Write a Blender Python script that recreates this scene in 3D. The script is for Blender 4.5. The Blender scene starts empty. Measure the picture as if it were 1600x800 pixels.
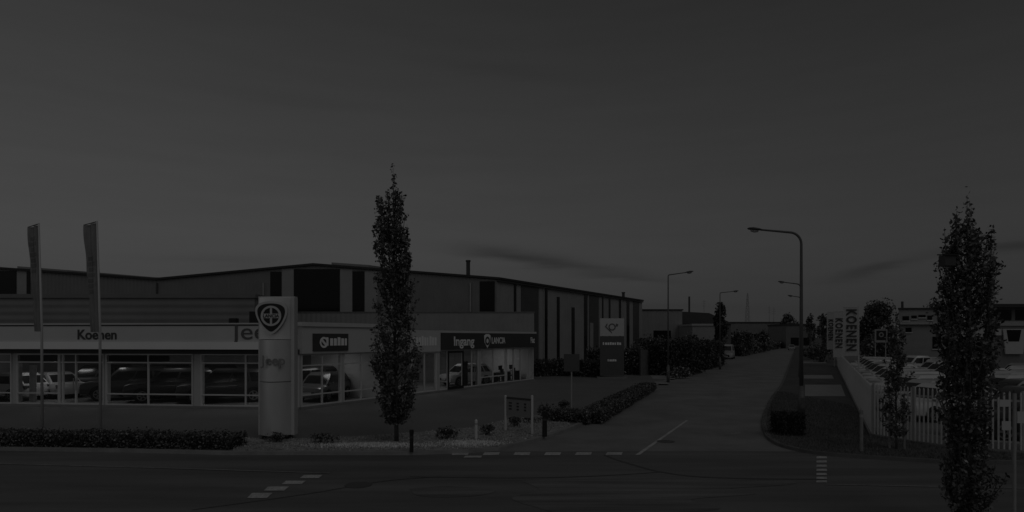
import bpy, math, random
import numpy as np
from mathutils import Vector, Matrix

R = math.radians
random.seed(7)
rng = np.random.default_rng(7)
scene = bpy.context.scene
col = scene.collection

# ------------------------------------------------------------------ camera
EYE = 3.5
FPX = 1000.0          # focal length in photo pixels (photo 1600 x 800)
HOR = 527.0           # horizon row
cam_data = bpy.data.cameras.new('camera')
cam = bpy.data.objects.new('camera', cam_data)
col.objects.link(cam)
cam.location = (0, 0, EYE)
cam.rotation_euler = (R(90), 0, 0)
cam_data.sensor_fit = 'HORIZONTAL'
cam_data.sensor_width = 36
cam_data.lens = 36 * FPX / 1600
cam_data.shift_y = (HOR - 400) / 1600
cam_data.clip_start = 0.1
cam_data.clip_end = 4000
scene.camera = cam

# ------------------------------------------------------------------ light
SUN_EL, SUN_AZ = 50.0, 148.0       # azimuth from +Y, clockwise; behind the camera on the left
scene.view_settings.view_transform = 'Standard'
scene.view_settings.look = 'None'
scene.view_settings.gamma = 1
scene.view_settings.exposure = -3.9
scene.view_settings.use_curve_mapping = False

world = bpy.data.worlds.new('World')
scene.world = world
world.use_nodes = True
wn, wl = world.node_tree.nodes, world.node_tree.links
for n in list(wn):
    wn.remove(n)


def wnode(t, **kw):
    n = wn.new(t)
    for k, v in kw.items():
        setattr(n, k, v)
    return n


def wmath(op, a, b=None, clamp=False):
    n = wnode('ShaderNodeMath', operation=op, use_clamp=clamp)
    for i, v in enumerate((a, b)):
        if v is None:
            continue
        if isinstance(v, (int, float)):
            n.inputs[i].default_value = v
        else:
            wl.new(v, n.inputs[i])
    return n.outputs[0]


w_out = wnode('ShaderNodeOutputWorld')
w_bg = wnode('ShaderNodeBackground')
w_bg.inputs['Strength'].default_value = 0.10
wl.new(w_bg.outputs[0], w_out.inputs[0])
sky = wnode('ShaderNodeTexSky', sky_type='NISHITA', sun_disc=False)
sky.sun_elevation = R(SUN_EL)
sky.sun_rotation = R(SUN_AZ)
sky.air_density = 1.0
sky.dust_density = 2.0
sky.ozone_density = 1.0
bw = wnode('ShaderNodeRGBToBW')
wl.new(sky.outputs[0], bw.inputs[0])
tc = wnode('ShaderNodeTexCoord')
sep = wnode('ShaderNodeSeparateXYZ')
wl.new(tc.outputs['Generated'], sep.inputs[0])
az = wmath('ARCTAN2', sep.outputs['X'], sep.outputs['Y'])
el = wmath('ARCSINE', sep.outputs['Z'])
# an even high veil of cloud laid over the clear sky: brighter towards the left, dimmer overhead
mr = wnode('ShaderNodeMapRange')
mr.interpolation_type = 'SMOOTHSTEP'
wl.new(el, mr.inputs[0])
mr.inputs[1].default_value = 0.08
mr.inputs[2].default_value = 0.64
mr.inputs[3].default_value = 8.6
mr.inputs[4].default_value = 3.9
low = wnode('ShaderNodeMapRange')
low.interpolation_type = 'SMOOTHSTEP'
wl.new(el, low.inputs[0])
low.inputs[1].default_value = 0.0
low.inputs[2].default_value = 0.15
low.inputs[3].default_value = 0.74
low.inputs[4].default_value = 1.0
side = wnode('ShaderNodeMapRange')
side.interpolation_type = 'SMOOTHSTEP'
wl.new(az, side.inputs[0])
side.inputs[1].default_value = -0.9
side.inputs[2].default_value = 0.9
side.inputs[3].default_value = 1.10
side.inputs[4].default_value = 0.64
veil = wmath('MULTIPLY', wmath('MULTIPLY', mr.outputs[0], side.outputs[0]), low.outputs[0])
# the thin veil is lit strongest on the sun's side, behind the camera
back = wnode('ShaderNodeMapRange')
back.interpolation_type = 'SMOOTHSTEP'
wl.new(sep.outputs['Y'], back.inputs[0])
back.inputs[1].default_value = 0.45
back.inputs[2].default_value = -0.5
back.inputs[3].default_value = 1.0
back.inputs[4].default_value = 1.7
veil = wmath('MULTIPLY', veil, back.outputs[0])
# unseen glow added low on the left for a highlight on the totem
ga = wmath('POWER', wmath('DIVIDE', wmath('SUBTRACT', az, R(-112)), R(24)), 2.0)
ge = wmath('POWER', wmath('DIVIDE', wmath('SUBTRACT', el, R(14)), R(16)), 2.0)
glow = wmath('MULTIPLY', wmath('EXPONENT', wmath('MULTIPLY', wmath('ADD', ga, ge), -1.0)), 17.0)
veil = wmath('ADD', veil, glow)


def streak(caz, cel, waz, wel, tilt, amt):
    """one long thin cloud bank at a fixed bearing and elevation (degrees)"""
    da = wmath('SUBTRACT', az, R(caz))
    de = wmath('SUBTRACT', wmath('SUBTRACT', el, R(cel)), wmath('MULTIPLY', da, tilt))
    a = wmath('POWER', wmath('ABSOLUTE', wmath('DIVIDE', da, R(waz))), 2.0)
    e = wmath('POWER', wmath('ABSOLUTE', wmath('DIVIDE', wmath('ADD', de, wob), R(wel))), 2.0)
    g = wmath('EXPONENT', wmath('MULTIPLY', wmath('ADD', a, e), -1.0))
    return wmath('MULTIPLY', g, amt)


comb = wnode('ShaderNodeCombineXYZ')
wl.new(wmath('MULTIPLY', az, 3.0), comb.inputs[0])
wl.new(wmath('MULTIPLY', el, 26.0), comb.inputs[1])
nz = wnode('ShaderNodeTexNoise')
nz.inputs['Scale'].default_value = 1.4
nz.inputs['Detail'].default_value = 6
nz.inputs['Roughness'].default_value = 0.55
wl.new(comb.outputs[0], nz.inputs[0])
wob = wmath('MULTIPLY', wmath('SUBTRACT', nz.outputs[0], 0.5), 0.035)
dark = wmath('MULTIPLY', wmath('SUBTRACT', nz.outputs[0], 0.5), 0.16)
for args in ((0.0, 7.35, 4.6, 0.55, -0.10, .36), (5.0, 6.3, 5.5, 0.4, -0.13, .30), (9.5, 5.2, 4, .3, -.08, .22), (-1, 22.6, 6, 0.6, -.05, .09), (-20, 19.5, 8, 0.6, 0, .05),
             (29.5, 5.1, 2.8, 0.38, 0.14, .30), (38.5, 6.3, 5, 0.5, .05, .32), (-24, 6.4, 6, .35, 0.05, .10),
             (6, 2.6, 14, .5, -0.02, .14), (-6, 16, 12, .6, 0.0, .04)):
    dark = wmath('ADD', dark, streak(*args))
shade_w = wmath('SUBTRACT', 1.0, dark)
mixv = wmath('ADD', wmath('MULTIPLY', bw.outputs[0], 0.12), wmath('MULTIPLY', veil, 0.88))
fin = wmath('MULTIPLY', mixv, shade_w)
wl.new(fin, w_bg.inputs['Color'])

sun_d = bpy.data.lights.new('sun', 'SUN')
sun_d.energy = 2.1
sun_d.angle = R(40)
sun_d.color = (1, 1, 1)
sun = bpy.data.objects.new('sun', sun_d)
col.objects.link(sun)
sd = Vector((math.sin(R(SUN_AZ)) * math.cos(R(SUN_EL)), math.cos(R(SUN_AZ)) * math.cos(R(SUN_EL)), math.sin(R(SUN_EL))))
sun.rotation_euler = sd.to_track_quat('Z', 'Y').to_euler()
sun.location = (0, 0, 60)

# ------------------------------------------------------------------ helpers


def F(px, py, z=0.0):
    """point on the level z that the photo shows at px, py"""
    d = FPX * (EYE - z) / (py - HOR)
    return Vector(((px - 800) * d / FPX, d, z))


def P(px, py, Y):
    return Vector(((px - 800) * Y / FPX, Y, EYE - (py - HOR) * Y / FPX))


def PX(px, Y):
    return (px - 800) * Y / FPX


def PZ(py, Y):
    return EYE - (py - HOR) * Y / FPX


MATS = {}


def gray(name, v, rough=0.7, scale=3.0, amt=0.15, bump=0.0, bscale=40.0, metal=0.0, coat=0.0, stretch=None, spec=0.5, island=0.0, fine=0.0, fscale=60.0):
    if name in MATS:
        return MATS[name]
    m = bpy.data.materials.new(name)
    m.use_nodes = True
    nt = m.node_tree
    b = nt.nodes['Principled BSDF']
    b.inputs['Roughness'].default_value = rough
    b.inputs['Metallic'].default_value = metal
    b.inputs['Coat Weight'].default_value = coat
    b.inputs['Specular IOR Level'].default_value = spec
    t = nt.nodes.new('ShaderNodeTexCoord')
    src = t.outputs['Object']
    if stretch:
        mp = nt.nodes.new('ShaderNodeMapping')
        mp.inputs['Scale'].default_value = stretch
        nt.links.new(src, mp.inputs[0])
        src = mp.outputs[0]
    n = nt.nodes.new('ShaderNodeTexNoise')
    n.inputs['Scale'].default_value = scale
    n.inputs['Detail'].default_value = 6
    n.inputs['Roughness'].default_value = 0.6
    nt.links.new(src, n.inputs[0])
    r = nt.nodes.new('ShaderNodeMapRange')
    r.inputs[1].default_value = 0.25
    r.inputs[2].default_value = 0.75
    r.inputs[3].default_value = v * (1 - amt)
    r.inputs[4].default_value = v * (1 + amt)
    nt.links.new(n.outputs[0], r.inputs[0])
    cur = r.outputs[0]
    if fine:
        n2 = nt.nodes.new('ShaderNodeTexNoise')
        n2.inputs['Scale'].default_value = fscale
        n2.inputs['Detail'].default_value = 3
        nt.links.new(t.outputs['Object'], n2.inputs[0])
        r2 = nt.nodes.new('ShaderNodeMapRange')
        r2.inputs[1].default_value = 0.3
        r2.inputs[2].default_value = 0.7
        r2.inputs[3].default_value = 1 - fine
        r2.inputs[4].default_value = 1 + fine
        nt.links.new(n2.outputs[0], r2.inputs[0])
        mu = nt.nodes.new('ShaderNodeMath')
        mu.operation = 'MULTIPLY'
        nt.links.new(cur, mu.inputs[0])
        nt.links.new(r2.outputs[0], mu.inputs[1])
        cur = mu.outputs[0]
    if island:
        g = nt.nodes.new('ShaderNodeNewGeometry')
        r3 = nt.nodes.new('ShaderNodeMapRange')
        r3.inputs[3].default_value = 1 - island
        r3.inputs[4].default_value = 1 + island
        nt.links.new(g.outputs['Random Per Island'], r3.inputs[0])
        mu = nt.nodes.new('ShaderNodeMath')
        mu.operation = 'MULTIPLY'
        nt.links.new(cur, mu.inputs[0])
        nt.links.new(r3.outputs[0], mu.inputs[1])
        cur = mu.outputs[0]
    nt.links.new(cur, b.inputs['Base Color'])
    if bump:
        n3 = nt.nodes.new('ShaderNodeTexNoise')
        n3.inputs['Scale'].default_value = bscale
        n3.inputs['Detail'].default_value = 4
        nt.links.new(src, n3.inputs[0])
        bp = nt.nodes.new('ShaderNodeBump')
        bp.inputs['Strength'].default_value = bump
        bp.inputs['Distance'].default_value = 0.02
        nt.links.new(n3.outputs[0], bp.inputs['Height'])
        nt.links.new(bp.outputs[0], b.inputs['Normal'])
    MATS[name] = m
    return m


def ribbed(name, v, period=0.3, angle=0.0, amt=0.12, horizontal=False, rough=0.5):
    """profiled metal sheet: fine ribs by bump, slight panel to panel change"""
    m = gray(name, v, rough, 0.6, amt)
    nt = m.node_tree
    b = nt.nodes['Principled BSDF']
    t = nt.nodes.new('ShaderNodeTexCoord')
    mp = nt.nodes.new('ShaderNodeMapping')
    mp.inputs['Rotation'].default_value = (0, 0, -angle)
    nt.links.new(t.outputs['Object'], mp.inputs[0])
    w = nt.nodes.new('ShaderNodeTexWave')
    w.wave_type = 'BANDS'
    w.bands_direction = 'Z' if horizontal else 'X'
    w.inputs['Scale'].default_value = 0.314 / period
    w.inputs['Distortion'].default_value = 0
    nt.links.new(mp.outputs[0], w.inputs[0])
    bp = nt.nodes.new('ShaderNodeBump')
    bp.inputs['Strength'].default_value = 0.6
    bp.inputs['Distance'].default_value = 0.04
    nt.links.new(w.outputs[1], bp.inputs['Height'])
    nt.links.new(bp.outputs[0], b.inputs['Normal'])
    return m


def glassy(name, refl=1.0, tint=0.85):
    m = bpy.data.materials.new(name)
    m.use_nodes = True
    nt = m.node_tree
    for n in list(nt.nodes):
        nt.nodes.remove(n)
    o = nt.nodes.new('ShaderNodeOutputMaterial')
    mx = nt.nodes.new('ShaderNodeMixShader')
    tr = nt.nodes.new('ShaderNodeBsdfTransparent')
    tr.inputs[0].default_value = (tint, tint, tint, 1)
    gl = nt.nodes.new('ShaderNodeBsdfGlossy')
    gl.inputs['Roughness'].default_value = 0.02
    gl.inputs['Color'].default_value = (0.9, 0.9, 0.9, 1)
    fr = nt.nodes.new('ShaderNodeFresnel')
    fr.inputs[0].default_value = 1.5
    mu = nt.nodes.new('ShaderNodeMath')
    mu.operation = 'MULTIPLY'
    mu.inputs[1].default_value = refl
    mu.use_clamp = True
    nt.links.new(fr.outputs[0], mu.inputs[0])
    nt.links.new(mu.outputs[0], mx.inputs[0])
    nt.links.new(tr.outputs[0], mx.inputs[1])
    nt.links.new(gl.outputs[0], mx.inputs[2])
    nt.links.new(mx.outputs[0], o.inputs[0])
    return m


def emis(name, s):
    m = bpy.data.materials.new(name)
    m.use_nodes = True
    b = m.node_tree.nodes['Principled BSDF']
    b.inputs['Base Color'].default_value = (.8, .8, .8, 1)
    b.inputs['Emission Color'].default_value = (1, 1, 1, 1)
    b.inputs['Emission Strength'].default_value = s
    return m


def translucent(name, v, amount):
    m = gray(name, v, 0.8, 6, 0.12, bump=0.15, bscale=8)
    nt = m.node_tree
    b = nt.nodes['Principled BSDF']
    o = [n for n in nt.nodes if n.type == 'OUTPUT_MATERIAL'][0]
    t = nt.nodes.new('ShaderNodeBsdfTranslucent')
    t.inputs[0].default_value = (v, v, v, 1)
    mx = nt.nodes.new('ShaderNodeMixShader')
    mx.inputs[0].default_value = amount
    nt.links.new(b.outputs[0], mx.inputs[1])
    nt.links.new(t.outputs[0], mx.inputs[2])
    nt.links.new(mx.outputs[0], o.inputs[0])
    return m


class MB:
    """collects faces for ONE mesh object"""

    def __init__(s):
        s.v, s.f, s.mi = [], [], []
        s.smooth = False

    def add(s, verts, faces, mi=0):
        o = len(s.v)
        s.v += [tuple(v) for v in verts]
        s.f += [tuple(i + o for i in f) for f in faces]
        s.mi += [mi] * len(faces)
        return s

    def quad(s, a, b, c, d, mi=0):
        return s.add([a, b, c, d], [(0, 1, 2, 3)], mi)

    def poly(s, pts, mi=0):
        return s.add(pts, [tuple(range(len(pts)))], mi)

    def hexa(s, b4, t4, mi=0):
        return s.add(list(b4) + list(t4), [(3, 2, 1, 0), (4, 5, 6, 7), (0, 1, 5, 4), (1, 2, 6, 5), (2, 3, 7, 6), (3, 0, 4, 7)], mi)

    def box(s, x0, x1, y0, y1, z0, z1, mi=0):
        return s.hexa([(x0, y0, z0), (x1, y0, z0), (x1, y1, z0), (x0, y1, z0)], [(x0, y0, z1), (x1, y0, z1), (x1, y1, z1), (x0, y1, z1)], mi)

    def tube(s, pts, rad, n=8, mi=0, cap=True):
        pts = [Vector(p) for p in pts]
        if isinstance(rad, (int, float)):
            rad = [rad] * len(pts)
        rings = []
        for i, p in enumerate(pts):
            d = (pts[min(i + 1, len(pts) - 1)] - pts[max(i - 1, 0)]).normalized()
            a = Vector((0, 0, 1)) if abs(d.z) < 0.9 else Vector((1, 0, 0))
            u = d.cross(a).normalized()
            w = d.cross(u).normalized()
            rings.append([p + (u * math.cos(2 * math.pi * k / n) + w * math.sin(2 * math.pi * k / n)) * rad[i] for k in range(n)])
        vs = [v for r in rings for v in r]
        fs = []
        for i in range(len(pts) - 1):
            for k in range(n):
                a, b = i * n + k, i * n + (k + 1) % n
                fs.append((a, a + n, b + n, b))
        if cap:
            fs.append(tuple(range(n)))
            fs.append(tuple(reversed(range((len(pts) - 1) * n, len(pts) * n))))
        return s.add(vs, fs, mi)

    def prism(s, pts, z0, z1, mi=0):
        """vertical prism over an anticlockwise outline"""
        n = len(pts)
        vs = [(p[0], p[1], z0) for p in pts] + [(p[0], p[1], z1) for p in pts]
        fs = [tuple(reversed(range(n))), tuple(range(n, 2 * n))] + [(i, (i + 1) % n, n + (i + 1) % n, n + i) for i in range(n)]
        return s.add(vs, fs, mi)

    def build(s, name, mats, parent=None, loc=None, smooth=None, bevel=0):
        me = bpy.data.meshes.new(name)
        me.from_pydata(s.v, [], s.f)
        if not isinstance(mats, (list, tuple)):
            mats = [mats]
        for m in mats:
            me.materials.append(m)
        if len(mats) > 1:
            me.polygons.foreach_set('material_index', s.mi)
        if smooth or s.smooth:
            me.polygons.foreach_set('use_smooth', [True] * len(me.polygons))
        me.update()
        o = bpy.data.objects.new(name, me)
        col.objects.link(o)
        if parent:
            o.parent = parent
        if loc is not None:
            o.location = loc
        if bevel:
            bv = o.modifiers.new('bevel', 'BEVEL')
            bv.width = bevel
            bv.segments = 2
            bv.limit_method = 'ANGLE'
        return o


def tag(o, label=None, cat=None, group=None, kind=None):
    if label:
        o['label'] = label
    if cat:
        o['category'] = cat
    if group:
        o['group'] = group
    if kind:
        o['kind'] = kind
    return o


def thing(name, label, cat, loc=(0, 0, 0), rz=0.0, group=None):
    o = bpy.data.objects.new(name, None)
    o.empty_display_size = 0.2
    col.objects.link(o)
    o.location = loc
    o.rotation_euler = (0, 0, rz)
    return tag(o, label, cat, group)


def copy_tree(o, parent=None):
    c = o.copy()
    col.objects.link(c)
    if parent is not None:
        c.parent = parent
    for ch in list(o.children):
        copy_tree(ch, c)
    return c


def struct(name, mb, mat, parent=None):
    o = mb.build(name, mat, parent)
    if parent is None:
        o['kind'] = 'structure'
    return o


FONT = None


def text_obj(name, s, size, mat, M, parent=None, extrude=0.015, align='CENTER', sx=1.0, bold=0.0, space=1.0):
    """lettering as one mesh; M places text space (x right, y up, z to the reader) in the parent's space"""
    cu = bpy.data.curves.new(name, 'FONT')
    cu.body = s
    cu.size = size
    cu.extrude = extrude
    cu.offset = bold
    cu.space_character = space
    cu.align_x = align
    cu.align_y = 'CENTER'
    cu.resolution_u = 4
    to = bpy.data.objects.new(name, cu)
    col.objects.link(to)
    dg = bpy.context.evaluated_depsgraph_get()
    me = bpy.data.meshes.new_from_object(to.evaluated_get(dg))
    bpy.data.objects.remove(to)
    bpy.data.curves.remove(cu)
    me.transform(M @ Matrix.Diagonal((sx, 1, 1, 1)))
    me.materials.clear()
    me.materials.append(mat)
    me.name = name
    o = bpy.data.objects.new(name, me)
    col.objects.link(o)
    if parent:
        o.parent = parent
    return o


def facing(loc, rz, spin=0.0):
    """matrix of upright text whose reading direction is rz about Z, spun in its own plane"""
    return Matrix.Translation(loc) @ Matrix.Rotation(rz, 4, 'Z') @ Matrix.Rotation(R(90), 4, 'X') @ Matrix.Rotation(spin, 4, 'Z')


class Wall:
    """a straight wall line in plan; s runs left to right seen from outside, o is the distance outwards"""

    def __init__(s, a, b):
        s.a = Vector((a[0], a[1]))
        s.b = Vector((b[0], b[1]))
        s.u = (s.b - s.a).normalized()
        s.n = Vector((s.u.y, -s.u.x))
        s.L = (s.b - s.a).length
        s.rz = math.atan2(s.u.y, s.u.x)

    def at(s, t, o=0.0, z=0.0):
        p = s.a + s.u * t + s.n * o
        return Vector((p.x, p.y, z))

    def s_of(s, px):
        k = (px - 800) / FPX
        # a.x + u.x t = k (a.y + u.y t)
        return (k * s.a.y - s.a.x) / (s.u.x - k * s.u.y)

    def z_of(s, px, py):
        return PZ(py, s.at(s.s_of(px)).y)

    def box(s, mb, s0, s1, z0, z1, o0, o1, mi=0):
        q = [(s0, o1), (s1, o1), (s1, o0), (s0, o0)]
        mb.hexa([s.at(t, o, z0) for t, o in q], [s.at(t, o, z1) for t, o in q], mi)
        return mb

    def pane(s, mb, s0, s1, z0, z1, o, mi=0):
        mb.quad(s.at(s0, o, z0), s.at(s1, o, z0), s.at(s1, o, z1), s.at(s0, o, z1), mi)
        return mb


# ------------------------------------------------------------------ materials
asphalt = gray('asphalt', 0.125, 0.72, 0.7, 0.42, bump=0.25, bscale=60, stretch=(0.16, 1.5, 1), fine=0.14, fscale=45)
asphalt2 = gray('asphalt_side', 0.20, 0.75, 0.5, 0.3, bump=0.25, bscale=60, fine=0.12, fscale=45)
earth = gray('earth', 0.06, 0.95, 0.2, 0.25)
paving = gray('paving', 0.145, 0.8, 0.25, 0.18, bump=0.2, bscale=30, fine=0.1, fscale=12)
slabm = gray('concrete_slab', 0.20, 0.85, 1.0, 0.15, fine=0.1)
kerbm = gray('kerb_concrete', 0.24, 0.85, 1.5, 0.25, fine=0.1)
gravelm = gray('gravel', 0.27, 0.95, 1.2, 0.35, bump=0.8, bscale=45, fine=0.35, fscale=28)
stonem = gray('stones', 0.28, 0.9, 3, 0.2, island=0.5)
grassm = gray('grass', 0.075, 0.95, 0.8, 0.4, bump=0.5, bscale=25, fine=0.3, fscale=20)
paint = gray('road_paint', 0.42, 0.7, 2.5, 0.35, fine=0.3, fscale=20)
paint2 = gray('road_paint_worn', 0.19, 0.7, 1.5, 0.3, fine=0.3, fscale=20)
tar = gray('tar_seam', 0.075, 0.6, 2.0, 0.2)
patchm = gray('asphalt_patch', 0.165, 0.75, 0.8, 0.3, stretch=(0.4, 2.0, 1), fine=0.15)
leaf = gray('leaf', 0.13, 0.32, 1.5, 0.3, island=0.9, spec=1.0)
leaf_dark = gray('leaf_dark', 0.10, 0.38, 1.0, 0.3, island=0.9, spec=0.9)
for lm, am in ((leaf, .3), (leaf_dark, .2)):
    nt_ = lm.node_tree
    pb_ = nt_.nodes['Principled BSDF']
    src_ = pb_.inputs['Base Color'].links[0].from_socket
    tl_ = nt_.nodes.new('ShaderNodeBsdfTranslucent')
    nt_.links.new(src_, tl_.inputs[0])
    mx_ = nt_.nodes.new('ShaderNodeMixShader')
    mx_.inputs[0].default_value = am
    nt_.links.new(pb_.outputs[0], mx_.inputs[1])
    nt_.links.new(tl_.outputs[0], mx_.inputs[2])
    nt_.links.new(mx_.outputs[0], [n_ for n_ in nt_.nodes if n_.type == 'OUTPUT_MATERIAL'][0].inputs[0])
bark = gray('bark', 0.09, 0.9, 8, 0.3, bump=0.5, bscale=30)
core = gray('hedge_core', 0.02, 1.0, 3, 0.3)
clad_white = gray('cladding_white', 0.53, 0.45, 0.5, 0.05)
clad_bright = gray('cladding_bright', 0.80, 0.4, 0.5, 0.04)
frame_m = gray('frame_aluminium', 0.55, 0.4, 2, 0.06, metal=0.0)
dark_m = gray('dark_panel', 0.05, 0.5, 1, 0.15)
black_m = gray('black', 0.012, 0.5, 1, 0.2)
letter_m = gray('letter_dark', 0.03, 0.4, 4, 0.1)
letter_l = gray('letter_light', 0.85, 0.4, 4, 0.04)
steel = gray('steel', 0.30, 0.4, 2, 0.1, metal=0.6)
galv = gray('galvanised', 0.34, 0.5, 3, 0.12)
lamp_m = gray('lamp_post', 0.10, 0.55, 2, 0.15)
white_m = gray('white_post', 0.6, 0.5, 4, 0.1)
rubber = gray('rubber', 0.02, 0.8, 4, 0.1)
roof_m = gray('roof', 0.03, 0.7, 0.5, 0.2)
car_glass = gray('car_glass', 0.02, 0.15, 1, 0.05, spec=0.8)
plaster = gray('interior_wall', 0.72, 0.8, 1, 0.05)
tile = gray('floor_tile', 0.24, 0.35, 1, 0.08)
pane_m = glassy('shop_glass', 1.6, 0.8)
dark_glass = gray('dark_glass', 0.008, 0.15, 1, 0.1, spec=0.25)

# ------------------------------------------------------------------ ground
g = MB()
g.quad((-1500, -300, -0.06), (1500, -300, -0.06), (1500, 3000, -0.06), (-1500, 3000, -0.06))
struct('ground', g, earth)
g = MB()
g.quad((-150, 1.5, 0), (150, 1.5, 0), (150, 26, 0), (-150, 26, 0))
struct('main_road', g, asphalt)
g = MB()
g.prism([(-150, -8), (150, -8), (150, 1.5), (-150, 1.5)], -0.05, 0.1)
struct('near_pavement', g, slabm)

left_px = [(780, 704), (850, 686), (900, 668), (960, 640), (1020, 606), (1060, 588), (1100, 571), (1130, 558), (1165, 545.5), (1200, 540), (1228, 536)]
right_px = [(1480, 725), (1300, 713), (1236, 703), (1207, 692), (1194, 678), (1192, 655), (1204, 625), (1221, 600), (1231, 575), (1239, 552), (1244, 542), (1247, 536)]


def smooth_path(pts, k=6):
    out = []
    n = len(pts)
    for i in range(n - 1):
        p0, p1, p2, p3 = (Vector(pts[max(i - 1, 0)][:2]), Vector(pts[i][:2]), Vector(pts[i + 1][:2]), Vector(pts[min(i + 2, n - 1)][:2]))
        for j in range(k):
            t = j / k
            out.append(0.5 * ((2 * p1) + (p2 - p0) * t + (2 * p0 - 5 * p1 + 4 * p2 - p3) * t * t + (3 * p1 - p0 - 3 * p2 + p3) * t ** 3))
    out.append(Vector(pts[-1][:2]))
    return out


def px_path(pxs, k=6, sm=True):
    pts = [F(*p) for p in pxs]
    if sm:
        return smooth_path(pts, k)
    return [Vector(p[:2]) for p in pts]


front_left = [Vector((-150, 20.4)), Vector((-40, 20.2))] + [Vector(F(x, y)[:2]) for x, y in ((0, 704), (200, 707), (362, 711), (640, 711), (735, 708))]
edge_l = px_path(left_px)
edge_r = px_path(right_px)
# side road sheet
far_l, far_r = edge_l[-1], edge_r[-1]
g = MB()
pts = [Vector((-1.5, 18.5)), Vector((9.0, 18.0))] + edge_r[8:] + list(reversed(edge_l))
# as a strip of quads
nl = len(edge_l)
def resample(path, n):
    d = [0]
    for a, b in zip(path[:-1], path[1:]):
        d.append(d[-1] + (b - a).length)
    out = []
    for i in range(n):
        t = d[-1] * (i / (n - 1)) ** 1.6
        j = max(k for k in range(len(d)) if d[k] <= t + 1e-9)
        j = min(j, len(path) - 2)
        f = (t - d[j]) / max(d[j + 1] - d[j], 1e-9)
        out.append(path[j].lerp(path[j + 1], f))
    return out
L2 = resample([Vector((-2.5, 19.6))] + edge_l, 50)
R2 = resample([Vector((8.9, 19.6))] + edge_r[18:], 50)
for i in range(49):
    g.quad((*L2[i], .004), (*R2[i], .004), (*R2[i + 1], .004), (*L2[i + 1], .004))
struct('side_road', g, asphalt2)

# raised land left (forecourt) and right (verge)
g = MB()
outl = front_left + edge_l + [Vector((160, 700)), Vector((-300, 700)), Vector((-300, 20.4))]
g.prism(outl, -0.05, 0.08)
struct('forecourt', g, paving)
g = MB()
right_edge = [Vector((150, 17.0)), Vector((40, 17.0)), Vector((20, 17.2))] + edge_r
outr = list(reversed(right_edge)) + [Vector((400, 17.0)), Vector((500, 700)), Vector((180, 700))]
g.prism(outr, -0.05, 0.08)
struct('grass_verge', g, grassm)


def ribbon(mb, path, w, z0, z1):
    for a, b in zip(path[:-1], path[1:]):
        t = (b - a).normalized()
        n = Vector((-t.y, t.x)) * w
        o_ = n.normalized() * -.012
        a, b, n = a + o_, b + o_, n
        mb.hexa([(*a, z0), (*b, z0), (*(b + n), z0), (*(a + n), z0)], [(*a, z1), (*b, z1), (*(b + n), z1), (*(a + n), z1)])


g = MB()
ribbon(g, front_left + edge_l[:42], 0.16, -0.04, 0.1)
struct('kerb', g, kerbm)
g = MB()
ribbon(g, list(reversed(edge_r[:56])), 0.16, -0.04, 0.1)
ribbon(g, [Vector(p) for p in ((150, 17.0), (40, 17.0), (20, 17.2))] + [edge_r[0]], -0.16, -0.04, 0.1)
struct('kerb', g, gray('kerb_dirty', 0.12, 0.9, 1.5, 0.3, fine=0.1))
# gravel bed
g = MB()
gb = [F(364, 709), F(640, 709), F(735, 706)]
gb = [Vector(p[:2]) for p in gb] + [p + Vector((-0.12, 0.14)) for p in edge_l[1:13]] + [Vector(F(x, y)[:2]) for x, y in ((880, 660), (838, 652), (790, 660), (740, 671), (640, 680), (560, 685), (510, 689), (420, 689), (366, 687))]
g.prism(gb, 0.0, 0.09)
struct('gravel_bed', g, gravelm)


def inside(p, poly):
    c = False
    n = len(poly)
    for i in range(n):
        a, b = poly[i], poly[(i + 1) % n]
        if (a.y > p[1]) != (b.y > p[1]) and p[0] < (b.x - a.x) * (p[1] - a.y) / (b.y - a.y) + a.x:
            c = not c
    return c


g = MB()
k = 0
while k < 5200:
    p = (random.uniform(-9, 3), random.uniform(18.9, 28))
    if not inside(p, gb):
        continue
    k += 1
    if random.random() < 0.25 or (-3 < p[0] < -0.4 and p[1] < 20.8) or random.random() < .5:
        r = random.uniform(0.018, 0.045)
        a = random.uniform(0, 6.28)
        vs = [(p[0] + r * math.cos(a + q * 2.094), p[1] + r * math.sin(a + q * 2.094), 0.095) for q in range(3)]
        vs.append((p[0], p[1], 0.1 + r * random.uniform(0.7, 1.2)))
        g.add(vs, [(0, 1, 3), (1, 2, 3), (2, 0, 3)])
o = g.build('gravel', stonem)
tag(o, 'loose pale gravel covering the bed around the tall sign', 'gravel', kind='stuff')
# lighter heaps of fresh gravel near the kerb
for hx, hy, sx_, sy_, cnt_, lab in ((735, 697, .55, .32, 1700, 'paler patch of gravel spread along the kerb by the white post'), (582, 700, 1.0, .22, 2400, 'paler strip of gravel along the kerb left of the tall slim tree')):
    g = MB()
    p = F(hx, hy)
    for i in range(cnt_):
        x, y = p.x + random.gauss(0, sx_), p.y + random.gauss(0, sy_)
        if not inside((x, y), gb):
            continue
        r = random.uniform(0.02, 0.05)
        a = random.uniform(0, 6.28)
        h = 0.09 + 0.05 * math.exp(-((x - p.x) / sx_) ** 2 - ((y - p.y) / sy_) ** 2)
        vs = [(x + r * math.cos(a + q * 2.094), y + r * math.sin(a + q * 2.094), h - .03) for q in range(3)]
        vs.append((x, y, h + r * random.uniform(0.5, 1)))
        g.add(vs, [(0, 1, 3), (1, 2, 3), (2, 0, 3)])
    o = g.build('gravel', gray('stones_pale', 0.58, 0.9, 3, 0.2, island=0.35))
    tag(o, lab, 'gravel', kind='stuff')

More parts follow.
